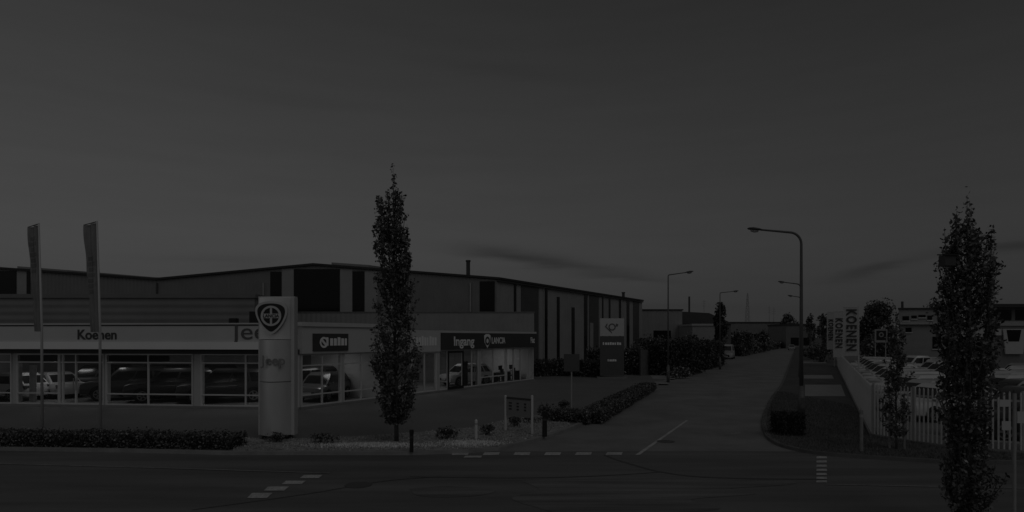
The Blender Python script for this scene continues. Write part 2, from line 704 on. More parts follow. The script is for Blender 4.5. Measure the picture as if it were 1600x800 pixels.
# driveways and car park surface on the right
g = MB()
for q in (((1258, 601), (1314, 601), (1321, 619), (1257, 619)), ((1256, 586), (1300, 586), (1303, 591.5), (1256, 591.5)), ((1254, 564), (1288, 564), (1292, 567.5), (1254, 567.5)), ((1252, 549), (1276, 549), (1278, 551.5), (1252, 551.5))):
    a, b, c, d = [F(x, y, .09) for x, y in q]
    g.quad(d, c, b, a)
struct('driveway', g, gray('driveway_slabs', 0.25, 0.85, 1, .12))
g = MB()
g.poly([(12.9, 22.6, .09), (13.6, 20.2, .09), (15.2, 19.1, .09), (22, 18.5, .09), (150, 18.5, .09), (150, 160, .09), (75, 150, .09)])
struct('car_park', g, gray('car_park_paving', 0.16, 0.8, .4, .15, fine=.1))
# light driveway on the left past the clipped hedge
g = MB()
for q in (((1016, 586.5), (1046, 586.5), (1056, 592), (1020, 592)), ((1022, 596), (1040, 596), (1046, 600), (1026, 600))):
    a, b, c, d = [F(x, y, .09) for x, y in q]
    g.quad(d, c, b, a)
struct('driveway', g, gray('driveway_slabs', 0.25, 0.85, 1, .12))
# forecourt paving seams and a low lighter apron along the showroom
# ---- markings
Z1 = 0.0105


def mark(pxs, mat, name='lane_marking'):
    g = MB()
    for q in pxs:
        pts = [F(x, y, Z1) for x, y in q]
        g.poly(list(reversed(pts)))
    return struct(name, g, mat)


mark([[(x, 742), (x + 32, 742), (x + 28 - 6, 748), (x - 6, 748)] if False else q for q, x in (
    ([(475, 742), (504, 742), (498, 747), (468, 747)], 0), ([(447, 751), (478, 751), (471, 756.5), (440, 756.5)], 0),
    ([(419, 760), (452, 760), (444, 766.5), (412, 766.5)], 0), ([(394, 770), (426, 770), (417, 778), (386, 778)], 0))], paint)
mark([[(706 + 48 * i + (3 if i else 0), 706.5), (706 + 48 * i + 27, 706.5), (706 + 48 * i + 25, 711), (706 + 48 * i, 711)] for i in range(6)], paint, 'crossing_marking')
mark([[(727, 712), (753, 712), (752, 715), (724, 715)]], paint, 'crossing_marking')
mark([[(1276, y), (1291.5, y), (1292.5, y + 3.2), (1275.5, y + 3.2)] for y in (713, 719.5, 726, 732.5, 739, 745, 750.5)], paint, 'crossing_marking')
mark([[(1072, 656.5), (1075.5, 656.5), (999, 711), (992, 711)]], paint, 'centre_line')
mark([[(1102, 634), (1104.5, 634), (1096, 640.5), (1092.5, 640.5)], [(1135, 612), (1137, 612), (1124, 621), (1121.5, 621)], [(1160, 594), (1161.4, 594), (1151, 601.5), (1149.2, 601.5)], [(1178, 580), (1179.2, 580), (1171, 586), (1169.6, 586)]], paint2, 'centre_line')
mark([[(-120, 721.2), (0, 723.6), (250, 730), (515, 738.4), (515, 739.6), (250, 731.6), (0, 725), (-120, 722.4)]], paint2, 'edge_line')
mark([[(1290, 756), (1480, 759.4), (1700, 764), (1700, 766), (1480, 761), (1290, 757.3)]], paint2, 'edge_line')
mark([[(1150, 676), (1166, 670), (1168, 671.5), (1150, 679), (1133, 679.5), (1133, 678)]], paint2, 'worn_marking')
# tar seams and patched bands
SEAMS = [0]


def seam(pxs, w, mat, name):
    SEAMS[0] += 1
    zs = .0075 + .0002 * SEAMS[0]
    path = smooth_path([F(*p) for p in pxs], 8)
    g = MB()
    for a, b in zip(path[:-1], path[1:]):
        t = (b - a).normalized()
        n = Vector((-t.y, t.x)) * w / 2
        g.quad((*(a - n), zs), (*(b - n), zs), (*(b + n), zs), (*(a + n), zs))
    return struct(name, g, mat)
seam([(945, 711), (965, 719), (995, 728), (1030, 737), (1090, 745), (1180, 748), (1290, 749)], 0.10, tar, 'tar_seam')
seam([(640, 745), (800, 747), (930, 744), (1030, 738)], 0.06, tar, 'tar_seam')
seam([(300, 797), (480, 772), (600, 752), (690, 745)], 0.05, tar, 'tar_seam')
# worn, streaked resurfacing in the middle of the junction
streaked = gray('asphalt_streaked', 0.135, 0.70, 0.9, 0.6, bump=0.2, bscale=50, stretch=(0.22, 3.4, 1), fine=0.15, fscale=40)
random.seed(41)
for pxs in (((815, 752), (900, 747), (1010, 746), (1130, 748), (1235, 752), (1228, 758), (1140, 764), (1180, 772), (1080, 781), (1120, 797), (900, 803), (835, 792), (800, 778), (842, 766)),
            ((640, 764), (700, 760), (770, 766), (745, 775), (660, 776))):
    pts = smooth_path([F(*p) for p in pxs + (pxs[0],)], 6)[:-1]
    g = MB()
    g.poly([(p.x, p.y, .0065) for p in reversed(pts)])
    struct('asphalt_patch', g, streaked)
# a drain grate and two manhole covers set in the asphalt
for px, py, r_ in ((1040, 690, .3), (560, 758, .32)):
    c = F(px, py, .0)
    m = MB()
    m.tube([(c.x, c.y, -.02), (c.x, c.y, .011)], r_, 20)
    struct('manhole_cover', m, gray('cast_iron', .06, .5, 6, .2, bump=.3, bscale=30))

# ------------------------------------------------------------------ foliage


def leaves(mb_v, mb_f, pts, size, flat=0.0):
    """one small folded diamond per point"""
    n = len(pts)
    d = rng.normal(size=(n, 3))
    d /= np.linalg.norm(d, axis=1)[:, None]
    e = rng.normal(size=(n, 3))
    e -= d * (e * d).sum(1)[:, None]
    e /= np.linalg.norm(e, axis=1)[:, None]
    sz = size * rng.uniform(0.6, 1.35, n)[:, None]
    a = pts - d * sz * .55
    b = pts + e * sz * .33
    c = pts + d * sz * .55
    f = pts - e * sz * .33
    mb_v.append(np.stack([a, b, c, f], 1).reshape(-1, 3))


def leaf_object(name, chunks, mat, parent=None, loc=None):
    v = np.concatenate(chunks)
    n = len(v) // 4
    me = bpy.data.meshes.new(name)
    me.vertices.add(len(v))
    me.vertices.foreach_set('co', v.astype(np.float32).ravel())
    me.loops.add(4 * n)
    me.loops.foreach_set('vertex_index', np.arange(4 * n, dtype=np.int32))
    me.polygons.add(n)
    me.polygons.foreach_set('loop_start', np.arange(0, 4 * n, 4, dtype=np.int32))
    me.materials.append(mat)
    me.update(calc_edges=True)
    o = bpy.data.objects.new(name, me)
    col.objects.link(o)
    if parent:
        o.parent = parent
    if loc is not None:
        o.location = loc
    return o


def columnar_tree(label, loc, H, clear, prof, nb, per, size, trunk_r, mat, lean=0.0, spires=(), seed=3, group=None, category='tree'):
    """narrow upright tree: trunk, steep limbs (in the trunk mesh), leaves along the limbs. prof(h 0..1)->(left, right) half widths"""
    global rng
    random.seed(seed)
    rng = np.random.default_rng(seed)
    t = thing('columnar_tree', label, category, loc, 0, group)
    tr = MB()
    pts = [Vector((lean * i / 8 + random.uniform(-.02, .02), random.uniform(-.02, .02), H * 0.93 * i / 8)) for i in range(9)]
    tr.tube(pts, [trunk_r * (1 - .88 * i / 8) for i in range(9)], 8)
    chunks = []
    k9 = H / 9

    def limb(bp, rad, n, s0, s1, u0=.15):
        tr.tube(bp, rad, 5)
        q = []
        ng = len(bp) - 1
        # leaves sit in tufts along the limb, with bare stretches between them
        tufts = sorted(random.uniform(u0, 1.0) for _ in range(max(3, n // 9)))
        for j in range(n):
            u = min(max(random.choice(tufts) + random.gauss(0, .035), u0), 1.03)
            sg = min(int(u * ng), ng - 1)
            p = bp[sg].lerp(bp[sg + 1], u * ng - sg)
            s = s0 + (s1 - s0) * u
            q.append((p.x + random.gauss(0, s), p.y + random.gauss(0, s), max(p.z + random.gauss(0, s * 1.2), clear * .8)))
        leaves(chunks, None, np.array(q), size)

    for b in range(nb):
        h1 = clear * 1.15 + (H * .93 - clear * 1.15) * ((b + random.random()) / nb) ** 1.15
        ln = random.uniform(.8, 1.6) * k9
        h0 = max(clear * .75, h1 - ln)
        a = random.uniform(0, 2 * math.pi)
        l, r_ = prof(min(h1 / H, 1))
        w = (r_ if math.cos(a) > 0 else l)
        dep = (l + r_) / 2
        rad = random.uniform(.15, 1.0) ** .6 * random.choice((1, 1, 1, .9, 1.12))
        ca, sa = math.cos(a), math.sin(a)
        p0 = Vector((lean * h0 / H, 0, h0))
        p3 = Vector((ca * w * rad + lean * h1 / H, sa * dep * rad, h1))
        p1 = p0.lerp(p3, .35) + Vector((ca, sa, 0)) * w * .28
        p2 = p0.lerp(p3, .7) + Vector((ca, sa, 0)) * w * .16
        limb([p0, p1, p2, p3], [trunk_r * .28, trunk_r * .2, trunk_r * .13, trunk_r * .05], per, .075 * k9 + .02, .035 * k9 + .015)
    # upright leaders that end as separate spires at the top
    for dx, dy, f in spires:
        l, r_ = prof(.6)
        p0 = Vector((lean * .4, 0, H * .42))
        p3 = Vector((dx + lean * f, dy, H * f))
        p1 = p0.lerp(p3, .35) + Vector((dx * .45, dy * .4, 0))
        p2 = p0.lerp(p3, .7) + Vector((dx * .22, dy * .2, 0))
        limb([p0, p1, p2, p3], [trunk_r * .4, trunk_r * .3, trunk_r * .18, trunk_r * .04], int(per * 2.6), .085 * k9 + .015, .032, .1)
    tr.build('trunk', bark, t, smooth=True)
    leaf_object('crown', chunks, mat, t)
    return t


def interp(tab):
    def f(h):
        for (h0, a0, b0), (h1, a1, b1) in zip(tab[:-1], tab[1:]):
            if h0 <= h <= h1:
                u = (h - h0) / (h1 - h0)
                return a0 + (a1 - a0) * u, b0 + (b1 - b0) * u
        return tab[-1][1:]
    return f


def bush_chunks(c, r, n, size, chunks, lumpy=5):
    """leaves over a lumpy mound with centre c, radii r"""
    lumps = [(0, 0, 0, 1.0)] + [(random.uniform(-.5, .5), random.uniform(-.5, .5), random.uniform(-.3, .45), random.uniform(.35, .6)) for _ in range(lumpy)]
    per = n // len(lumps) + 1
    for lx, ly, lz, ls in lumps:
        d = rng.normal(size=(per, 3))
        d /= np.linalg.norm(d, axis=1)[:, None]
        rr = rng.uniform(.55, 1.05, per)[:, None] ** .6 * ls
        p = (d * rr + np.array([lx, ly, lz])) * np.array(r) + np.array(c)
        p = p[p[:, 2] > 0.02]
        leaves(chunks, None, p, size)


def bush(name, label, cat, loc, r, n, size, mat, stems=True, group=None, lumpy=5):
    t = thing(name, label, cat, loc, 0, group)
    ch = []
    bush_chunks((0, 0, r[2] * .9), r, n, size, ch, lumpy)
    leaf_object('foliage', ch, mat, t)
    if stems:
        m = MB()
        for i in range(5):
            a = random.uniform(0, 6.28)
            m.tube([(math.cos(a) * r[0] * .1, math.sin(a) * r[1] * .1, 0), (math.cos(a) * r[0] * .3, math.sin(a) * r[1] * .3, r[2] * .9), (math.cos(a) * r[0] * .5, math.sin(a) * r[1] * .5, r[2] * 1.4)], [.05 * r[2], .035 * r[2], .012 * r[2]], 5)
        m.build('stem', bark, t)
    return t


def tree(name, label, loc, H, cr, n, size, mat, trunk=True, cat='tree', group=None, squash=.55):
    """ordinary round-headed or shaggy tree of leaf clumps"""
    t = thing(name, label, cat, loc, 0, group)
    m = MB()
    m.tube([(0, 0, 0), (.05, 0, H * .3), (0, .05, H * .6), (0, 0, H * .85)], [H * .028, H * .022, H * .014, H * .004], 7)
    ch = []
    nl = 16
    for i in range(nl):
        a = random.uniform(0, 6.28)
        hh = random.uniform(.28, .93)
        w = cr * (1 - abs(hh - .5) * 1.2) * random.uniform(.35, .9)
        c = (math.cos(a) * w, math.sin(a) * w, H * hh)
        m.tube([(0, 0, H * hh * .6), (c[0] * .5, c[1] * .5, H * hh * .85), c], [H * .01, H * .006, H * .002], 5)
        s = cr * random.uniform(.3, .55)
        bush_chunks(c, (s, s, s * .8 * H / (2.2 * cr)), n // nl, size, ch, 3)
    m.build('trunk', bark, t)
    leaf_object('crown', ch, mat, t)
    return t


def hedge(label, path, width, height, dens, size, mat, jag=0.06, group=None, cat='hedge'):
    """clipped or shaggy hedge along a plan polyline: dark twig core under a skin of leaves"""
    t = thing('hedge', label, cat, (path[0][0], path[0][1], .08), 0, group)
    o = Vector((path[0][0], path[0][1]))
    m = MB()
    chunks = []
    for a, b in zip(path[:-1], path[1:]):
        a, b = Vector(a[:2]) - o, Vector(b[:2]) - o
        d = b - a
        L = d.length
        u = d.normalized()
        n = Vector((-u.y, u.x))
        w, h = width / 2 - .07, height - .07
        q = [a + n * w * -1, b - n * w, b + n * w, a + n * w]
        m.hexa([(*p, 0) for p in q], [(*p, h) for p in q])
        cnt = int(dens * (L * (width + 2 * height)))
        s = rng.uniform(-.02, 1.02, cnt)
        k = rng.uniform(0, width + 2 * height, cnt)
        off = np.where(k < height, -width / 2, np.where(k < height + width, k - height - width / 2, width / 2))
        zz = np.where(k < height, k, np.where(k < height + width, height, k - height - width))
        bul = 1 + .06 * np.sin(s * L * 2.3) + .04 * np.sin(s * L * 5.1 + 1)
        P3 = np.stack([a.x + u.x * s * L + n.x * off * bul, a.y + u.y * s * L + n.y * off * bul, zz * (1 + .05 * np.sin(s * L * 3.1))], 1)
        P3 += rng.normal(scale=jag, size=P3.shape)
        P3[:, 2] = np.maximum(P3[:, 2], .02)
        leaves(chunks, None, P3, size)
        # the two ends
        for e in (0, L):
            c2 = int(dens * width * height)
            oo = rng.uniform(-width / 2, width / 2, c2)
            z2 = rng.uniform(0, height, c2)
            E = np.stack([a.x + u.x * e + n.x * oo, a.y + u.y * e + n.y * oo, z2], 1) + rng.normal(scale=jag, size=(c2, 3))
            leaves(chunks, None, E, size)
    m.build('twigs', core, t)
    leaf_object('foliage', chunks, mat, t)
    return t


# ------------------------------------------------------------------ showroom
A = F(-160, 634.5)
C = F(468, 643)
E = F(835, 596)
front = Wall(A, C)
ang = Wall(C, E)
show = thing('car_showroom', 'low white car showroom with glazed front and wide pale fascia', 'showroom', (0, 0, 0))
ZF = 0.10
# floor and ceiling
foot = [A[:2], C[:2], E[:2], (1.8, 51.9), (A.x, 51.9)]
inner = 0.12
m = MB()
m.prism([(p[0], p[1]) for p in foot], 0.02, ZF + .02)
m.build('floor', tile, show)
m = MB()
m.prism([(A.x, A.y + .3), (C.x - .2, C.y + .35), (E.x - .25, E.y), (1.5, 51.8), (A.x, 51.8)], 2.95, 3.05)
m.build('ceiling', gray('ceiling', .6, .9, 1, .04), show)
m = MB()
m.prism([(A.x, A.y + .5), (C.x - .3, C.y + .5), (E.x - .5, E.y), (1.6, 51.85), (A.x, 51.85)], 3.85, 3.95)
m.build('roof', roof_m, show)
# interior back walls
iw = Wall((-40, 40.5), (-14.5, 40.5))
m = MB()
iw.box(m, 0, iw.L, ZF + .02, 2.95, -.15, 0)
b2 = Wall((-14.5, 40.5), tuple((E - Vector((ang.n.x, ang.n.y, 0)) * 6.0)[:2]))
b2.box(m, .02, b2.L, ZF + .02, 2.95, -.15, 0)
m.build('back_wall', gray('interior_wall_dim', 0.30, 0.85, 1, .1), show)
m = MB()
Wall(tuple((E - Vector((ang.n.x, ang.n.y, 0)) * 5.9)[:2]), tuple((E - Vector((ang.n.x, ang.n.y, 0)) * .2)[:2])).box(m, 0, 5.6, ZF + .02, 2.95, -.3, -.1)
m.build('end_wall', plaster, show)
m = MB()
pw = ang.s_of(600)
q0 = ang.at(pw, -.4)
q1 = ang.at(pw, -5.6)
Wall((q0.x, q0.y), (q1.x, q1.y)).box(m, 0, 5.2, ZF + .02, 2.95, -.05, .05)
m.build('partition_wall', plaster, show)

# fascia of the front
zf = lambda py: PZ(py, 30.6)
m = MB()
front.box(m, -1, front.L - .34, 3.28, 4.10, -.5, .55)
m.build('fascia', clad_white, show)
m = MB()
front.box(m, -1, front.L - .30, 2.93, 3.277, -.5, .62)
m.build('fascia_band', clad_bright, show)
m = MB()
front.box(m, -1, front.L - .32, 4.103, 4.17, -.5, .60)
m.build('coping', frame_m, show)
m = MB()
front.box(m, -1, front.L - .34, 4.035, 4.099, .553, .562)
m.build('coping_shade', dark_m, show)  # dark strip painting in the shade cast by the coping
m = MB()
front.box(m, -1, front.L, 2.70, 2.926, -.4, .06)
m.build('lintel', dark_m, show)
# plinth under the front windows
m = MB()
front.box(m, -1, front.L, 0.02, ZF + .1, -.10, .05)
ang.box(m, .06, ang.L, 0.02, ZF + .1, -.10, .05)
m.build('plinth', gray('plinth', .22, .8, 1, .15), show)


def glazing(wall, s0, s1, z0, z1, verts, rails, name='window', fw=.06, d=.05, label=None):
    """one window bay: frame with its mullions and rails, the glass a part of its own"""
    m = MB()
    wall.box(m, s0, s0 + fw, z0, z1, -.06, d)
    wall.box(m, s1 - fw, s1, z0, z1, -.06, d)
    wall.box(m, s0 + fw, s1 - fw, z0, z0 + fw, -.06, d - .004)
    wall.box(m, s0 + fw, s1 - fw, z1 - fw, z1, -.06, d - .004)
    for v in verts:
        wall.box(m, v - fw / 2, v + fw / 2, z0 + fw, z1 - fw, -.055, d - .008)
    vs = [s0 + fw] + sorted(verts) + [s1 - fw]
    for r, lo, hi in rails:
        wall.box(m, max(lo, s0 + fw), min(hi, s1 - fw), r - fw / 2, r + fw / 2, -.05, d - .012)
    f = m.build(name, frame_m, show)
    g = MB()
    wall.pane(g, s0 + fw * .5, s1 - fw * .5, z0 + fw * .5, z1 - fw * .5, -.005)
    g.build('glass', pane_m, f)
    if label:
        f['label'] = label
    return f


fs = front.s_of
Zs, Zt = ZF + .1, 2.70
TR, LR = 2.27, .74
glazing(front, fs(-150), fs(-62), Zs, Zt, [fs(-105)], [(TR, -9, 99), (LR, -9, 99)])
glazing(front, fs(-54), fs(19), Zs, Zt, [fs(-18)], [(TR, -9, 99), (LR, -9, 99)])
glazing(front, fs(27), fs(93), Zs, Zt, [], [(TR, -9, 99), (LR, -9, 99)])
# entrance with two leaves
glazing(front, fs(93) + .004, fs(163), Zs, Zt, [fs(119), fs(96) + .1], [(TR, -9, 99)], name='door')
m = MB()
for px in (117, 121):
    m.tube([front.at(fs(px), .09, .9), front.at(fs(px), .09, 1.5)], .018, 8)
m.build('handle', steel, show.children[-1])
glazing(front, fs(166), fs(302), Zs, Zt, [fs(232)], [(TR, -9, 99), (LR, -9, 99)])
glazing(front, fs(314), fs(452), Zs, Zt, [fs(384)], [(TR, -9, 99), (LR, -9, 99)])
for a, b in ((-62, -54), (19, 27), (163, 166), (302, 314), (452, 468)):
    m = MB()
    front.box(m, fs(a) + .003, fs(b) - .003, Zs, Zt, -.3, .0)
    m.build('column', gray('column', .45, .6, 1, .08), show)

# printed strips behind the upper panes
for x0, x1, v in ((168, 262, .06), (264, 300, .5), (318, 381, .5), (386, 450, .5), (29, 90, .10), (122, 160, .08)):
    m = MB()
    front.box(m, fs(x0), fs(x1), TR + .05, Zt - .09, -.09, -.075)
    m.build('window_strip', gray('strip_%02d' % int(v * 100), v, .8, 1, .15), show)
m = MB()
for x0, x1, z0, z1 in ((33, 44, .25, 2.1),):
    front.box(m, fs(x0), fs(x1), z0, z1, -.5, -.47)
m.build('poster', gray('poster', .5, .7, 2, .3), show)

# the slanted wing
as_ = ang.s_of
sA = as_(592)     # where the tall fascia ends
sB = as_(686)
m = MB()
ang.box(m, .0, sA, 2.72, 4.02, -.5, .18)
m.build('wing_fascia', clad_white, show)
m = MB()
ang.box(m, -.05, sA + .1, 4.023, 4.22, -.5, .26)
m.build('wing_coping', frame_m, show)
m = MB()
ang.box(m, sA + .003, sB - .003, 2.62, 3.93, -.5, .12)
m.build('wing_wall_panel', clad_white, show)
m = MB()
ang.box(m, sB, ang.L, 2.72, 3.78, -.5, .20)
m.build('sign_band', dark_m, show)
m = MB()
ang.box(m, sB, ang.L + .05, 3.783, 3.93, -.5, .16)
m.build('band_coping', frame_m, show)
WT = 2.70
glazing(ang, .08, as_(533), Zs, WT, [as_(503)], [(2.15, -9, 99), (.74, -9, 99)])
glazing(ang, as_(536), as_(592), Zs, WT, [as_(564)], [(2.15, -9, 99), (.74, -9, 99)])
glazing(ang, as_(594), as_(643), Zs, 2.60, [as_(618)], [(.74, -9, 99)])
glazing(ang, as_(645), as_(682), Zs, 2.60, [as_(663)], [])
glazing(ang, as_(685), as_(747), Zs, WT, [as_(699), as_(722), as_(737)], [], name='entrance')
en = show.children[-1]
m = MB()
ang.box(m, as_(699) + .05, as_(722) - .05, Zs + .01, 2.55, .052, .085)
ang.box(m, as_(699) + .13, as_(722) - .13, Zs + .1, 2.45, .03, .1)
dm = MB()
s0, s1 = as_(699), as_(722)
ang.box(dm, s0 - .06, s0 + .06, Zs, 2.62, .053, .10)
ang.box(dm, s1 - .06, s1 + .06, Zs, 2.62, .053, .10)
ang.box(dm, s0 + .06, s1 - .06, 2.5, 2.62, .053, .098)
ang.box(dm, s0 + .06, s1 - .06, Zs, Zs + .16, .053, .098)
dm.build('door_frame', black_m, en)
glazing(ang, as_(750), as_(790), Zs, WT, [as_(770)], [(.74, -9, 99)])
glazing(ang, as_(791), as_(833), Zs, WT, [as_(802), as_(813), as_(823)], [])
for a, b in ((682, 685), (747, 750), (533, 536)):
    m = MB()
    ang.box(m, as_(a) + .003, as_(b) - .003, Zs, WT, -.2, .05)
    m.build('column', gray('column', .45, .6, 1, .08), show)

# upper storeys set back on the roof
m = MB()
m.box(-70, -17.7, 44, 51.8, 3.96, 6.2)
m.build('upper_storey', ribbed('cladding_grey_h', .20, .5, 0, horizontal=True), show)
m = MB()
m.box(-70, -17.6, 43.9, 51.8, 6.203, 6.47)
m.build('upper_storey_trim', gray('trim_grey', .17, .6, 1, .1), show)
m = MB()
m.box(-17.5, 1.8, 52, 58, 3.0, 5.5)
m.build('upper_storey', ribbed('cladding_grey_v', .27, .4), show)
m = MB()
m.box(-17.5, 1.85, 51.95, 58, 5.503, 5.58)
m.build('upper_storey_trim', gray('trim_grey', .17, .6, 1, .1), show)
m = MB()
y = 33
x0, x1 = PX(389, y), PX(404.5, y)
m.box(x0, x1, y, y + .6, 3.96, PZ(486.5, y))
m.build('roof_unit', black_m, show, bevel=.03)
m = MB()
m.box(PX(357, y), PX(369, y), y, y + .35, 3.96, PZ(497, y))
m.build('roof_unit', black_m, show, bevel=.03)

# lettering
K = front.at(fs(165), .56, PZ(523.5, 30.9))
text_obj('lettering', 'Koenen', .66, letter_m, facing(K, front.rz), show, bold=.012)
K = front.at(fs(411), .56, PZ(519, 30.4))
text_obj('lettering', 'Jeep', 1.12, gray('letter_mid', .10, .4, 2, .1), facing(K, front.rz), show, bold=.0, sx=1.25)

sign = MB()
ang.box(sign, as_(484), as_(539), 2.83, 3.68, .183, .24)
sp = sign.build('sign_panel', dark_m, show)


def ring(mb, M, r0, r1, d, n=28, a0=0, a1=2 * math.pi):
    vs, fsx = [], []
    for i in range(n + 1):
        a = a0 + (a1 - a0) * i / n
        for r in (r0, r1):
            for z in (0, d):
                vs.append(M @ Vector((r * math.cos(a), r * math.sin(a), z)))
    for i in range(n):
        k = i * 4
        fsx += [(k + 1, k + 3, k + 7, k + 5), (k + 2, k + 6, k + 7, k + 3), (k, k + 1, k + 5, k + 4)]
    mb.add(vs, fsx)


def flat(mb, M, pts, d):
    n = len(pts)
    vs = [M @ Vector((x, y, 0)) for x, y in pts] + [M @ Vector((x, y, d)) for x, y in pts]
    mb.add(vs, [tuple(range(n, 2 * n))] + [(i, (i + 1) % n, n + (i + 1) % n, n + i) for i in range(n)])


def strokes(mb, M, w, h, n, d=.01):
    """a word too small to read in the photo: a row of close upright letter-like strokes"""
    cw = w / n
    for i in range(n):
        x = -w / 2 + i * cw
        t_ = h * (.5 if i % 3 else .64)
        k = .84 if (i * 7) % 5 else .62
        flat(mb, M, [(x + .06 * cw, -h / 2), (x + k * cw, -h / 2), (x + k * cw, t_ - .1 * h), (x + (k - .12) * cw, t_), (x + .06 * cw, t_)], d)


zc = 3.25
m = MB()
M1 = facing(ang.at(as_(500.5), .244, zc), ang.rz)
ring(m, M1, .17, .27, .012)
flat(m, M1, [(-.2, .1), (.12, -.2), (.2, -.1), (-.12, .2)], .008)
m.build('emblem', letter_l, sp)
m = MB()
strokes(m, facing(ang.at(as_(521.5), .244, zc + .02), ang.rz), 1.5, .36, 6)
m.build('lettering', letter_l, sp)
m = MB()
strokes(m, facing(ang.at(as_(662), .125, 3.25), ang.rz), 2.3, .5, 9)
m.build('lettering', letter_l, show)
text_obj('lettering', 'Ingang', .82, letter_l, facing(ang.at(as_(721), .205, 3.22), ang.rz), show, bold=.016, sx=1.15)
m = MB()
M1 = facing(ang.at(as_(757.5), .205, 3.25), ang.rz)
pts = [(-.42, .36), (-.2, .47), (.2, .47), (.42, .36), (.36, -.1), (0, -.5), (-.36, -.1)]
flat(m, M1, pts, .012)
m.build('emblem', letter_l, show)
m = MB()
M1 = facing(ang.at(as_(757.5), .22, 3.25), ang.rz)
ring(m, M1, .16, .30, .008)
m.build('emblem_ring', letter_m, show)
text_obj('lettering', 'LANCIA', .62, letter_l, facing(ang.at(as_(775), .205, 3.25), ang.rz), show, bold=.01, sx=.85)
text_obj('lettering', 'Fiat', .62, letter_l, facing(ang.at(as_(828.5), .205, 3.25), ang.rz), show, bold=.01, sx=.75)

# lit ceiling lamps inside the wing; front and corner ones added as fill
lampm = emis('lamp_panel', 6.0)


def ceiling_lamp(x, y, power, rz, lab):
    t = thing('ceiling_lamp', lab, 'ceiling light', (x, y, 2.93), rz, 'lit ceiling lights in the showroom')
    m = MB()
    m.box(-.62, .62, -.32, .32, -.03, .01)
    m.build('housing', white_m, t)
    m = MB()
    m.quad((-.58, .28, -.035), (.58, .28, -.035), (.58, -.28, -.035), (-.58, -.28, -.035))
    m.build('diffuser', lampm, t)
    ld = bpy.data.lights.new('lamp_light', 'AREA')
    ld.energy = power
    ld.shape = 'RECTANGLE'
    ld.size = 1.1
    ld.size_y = .5
    lo = bpy.data.objects.new('lamp_light', ld)
    col.objects.link(lo)
    lo.parent = t
    lo.location = (0, 0, -.06)


for px, o_ in ((655, -2.2), (715, -2.6), (768, -2.4), (815, -2.8)):
    p = ang.at(as_(px), o_)
    ceiling_lamp(p.x, p.y, 125, ang.rz, 'lit ceiling light above the desks in the glazed wing')
for px, pw_ in ((10, 130), (110, 115), (215, 85), (300, 85), (390, 85)):
    p = front.at(fs(px), -2.6)
    ceiling_lamp(p.x, p.y, pw_, front.rz, 'added ceiling light behind the front windows')
for px in (500, 560):
    p = ang.at(as_(px), -2.6)
    ceiling_lamp(p.x, p.y, 55, ang.rz, 'added ceiling light behind the corner windows of the wing')

# ------------------------------------------------------------------ warehouse
YW = 60.0
wc = Vector((PX(776, YW), YW))                     # front right corner
we = Vector((PX(1003, 96.4), 96.4))
ZE = PZ(437, YW)
sidew = Wall(wc, we)
ware = thing('warehouse', 'big grey warehouse with dark edged low gables behind the showroom', 'warehouse', (0, 0, 0))
prof = [(PX(x, YW), PZ(y, YW)) for x, y in ((-120, 413.5), (-40, 418), (0, 421), (245, 438), (490, 415), (776, 437))]
wm = ribbed('warehouse_sheet', .18, .35)
m = MB()
for (x0, z0), (x1, z1) in zip(prof[:-1], prof[1:]):
    m.quad((x0, YW, 0), (x1, YW, 0), (x1, YW, z1), (x0, YW, z0))
m.build('front_wall', wm, ware)
m = MB()
sidew.pane(m, 0, sidew.L, 0, ZE, 0)
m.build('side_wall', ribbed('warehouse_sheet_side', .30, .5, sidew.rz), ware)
u2 = Vector((sidew.u.x, sidew.u.y, 0)) * sidew.L
m = MB()
m.quad((*we, 0), (*(we - Vector((78, 0))), 0), (*(we - Vector((78, 0))), 8.5), (*we, ZE))
m.build('rear_wall', wm, ware)
m = MB()
for (x0, z0), (x1, z1) in zip(prof[:-1], prof[1:]):
    a, b = Vector((x0, YW - .2, z0 + .02)), Vector((x1, YW - .2, z1 + .02))
    if x1 == prof[-1][0]:
        b = b + Vector((.25, 0, 0))
    t_ = Vector((0, 0, .2))
    m.hexa([a, b, b + u2, a + u2], [a + t_, b + t_, b + u2 + t_, a + u2 + t_])
m.build('roof', roof_m, ware)
for x0, y0, x1, y1, dz in ((518, 412.6, 576, 416.6, 0), (170, 431.5, 255, 436.5, 0), (27, 418.5, 105, 424.5, 0)):
    m = MB()
    a, b = P(x0, y0, YW + .4), P(x1, y1, YW + .4)
    t_ = Vector((0, 0, .16))
    a2, b2_ = a - Vector((0, 0, .6)), b - Vector((0, 0, .6))
    m.hexa([a2, b2_, b2_ + u2 * .6, a2 + u2 * .6], [a + t_, b + t_, b + u2 * .6 + t_, a + u2 * .6 + t_])
    m.build('rooflight', gray('rooflight', .22, .4, 1, .1), ware)


def front_strip(x0, x1, y0, y1, mat, name, d=.05):
    m = MB()
    zt0, zt1 = PZ(y0, YW), PZ(y0, YW)
    m.box(PX(x0, YW), PX(x1, YW), YW - d, YW - .002, PZ(y1, YW), zt0)
    return m.build(name, mat, ware)


for x0, x1, y0, y1 in ((-60, 25.5, 423.5, 462), (42, 47.5, 424.5, 463), (422.5, 440, 424.5, 463), (459.5, 531, 420.5, 487), (551, 569.5, 424, 487), (749.5, 773, 439.5, 487)):
    front_strip(x0, x1, y0, y1, dark_glass, 'window')
for x0, x1, y0, y1 in ((27, 42, 421.5, 463), (440.5, 459, 420, 487), (531.5, 550.5, 421, 487), (570, 590, 424, 487)):
    front_strip(x0, x1, y0, y1, gray('light_panel', .30, .5, 1, .08), 'wall_panel', .03)


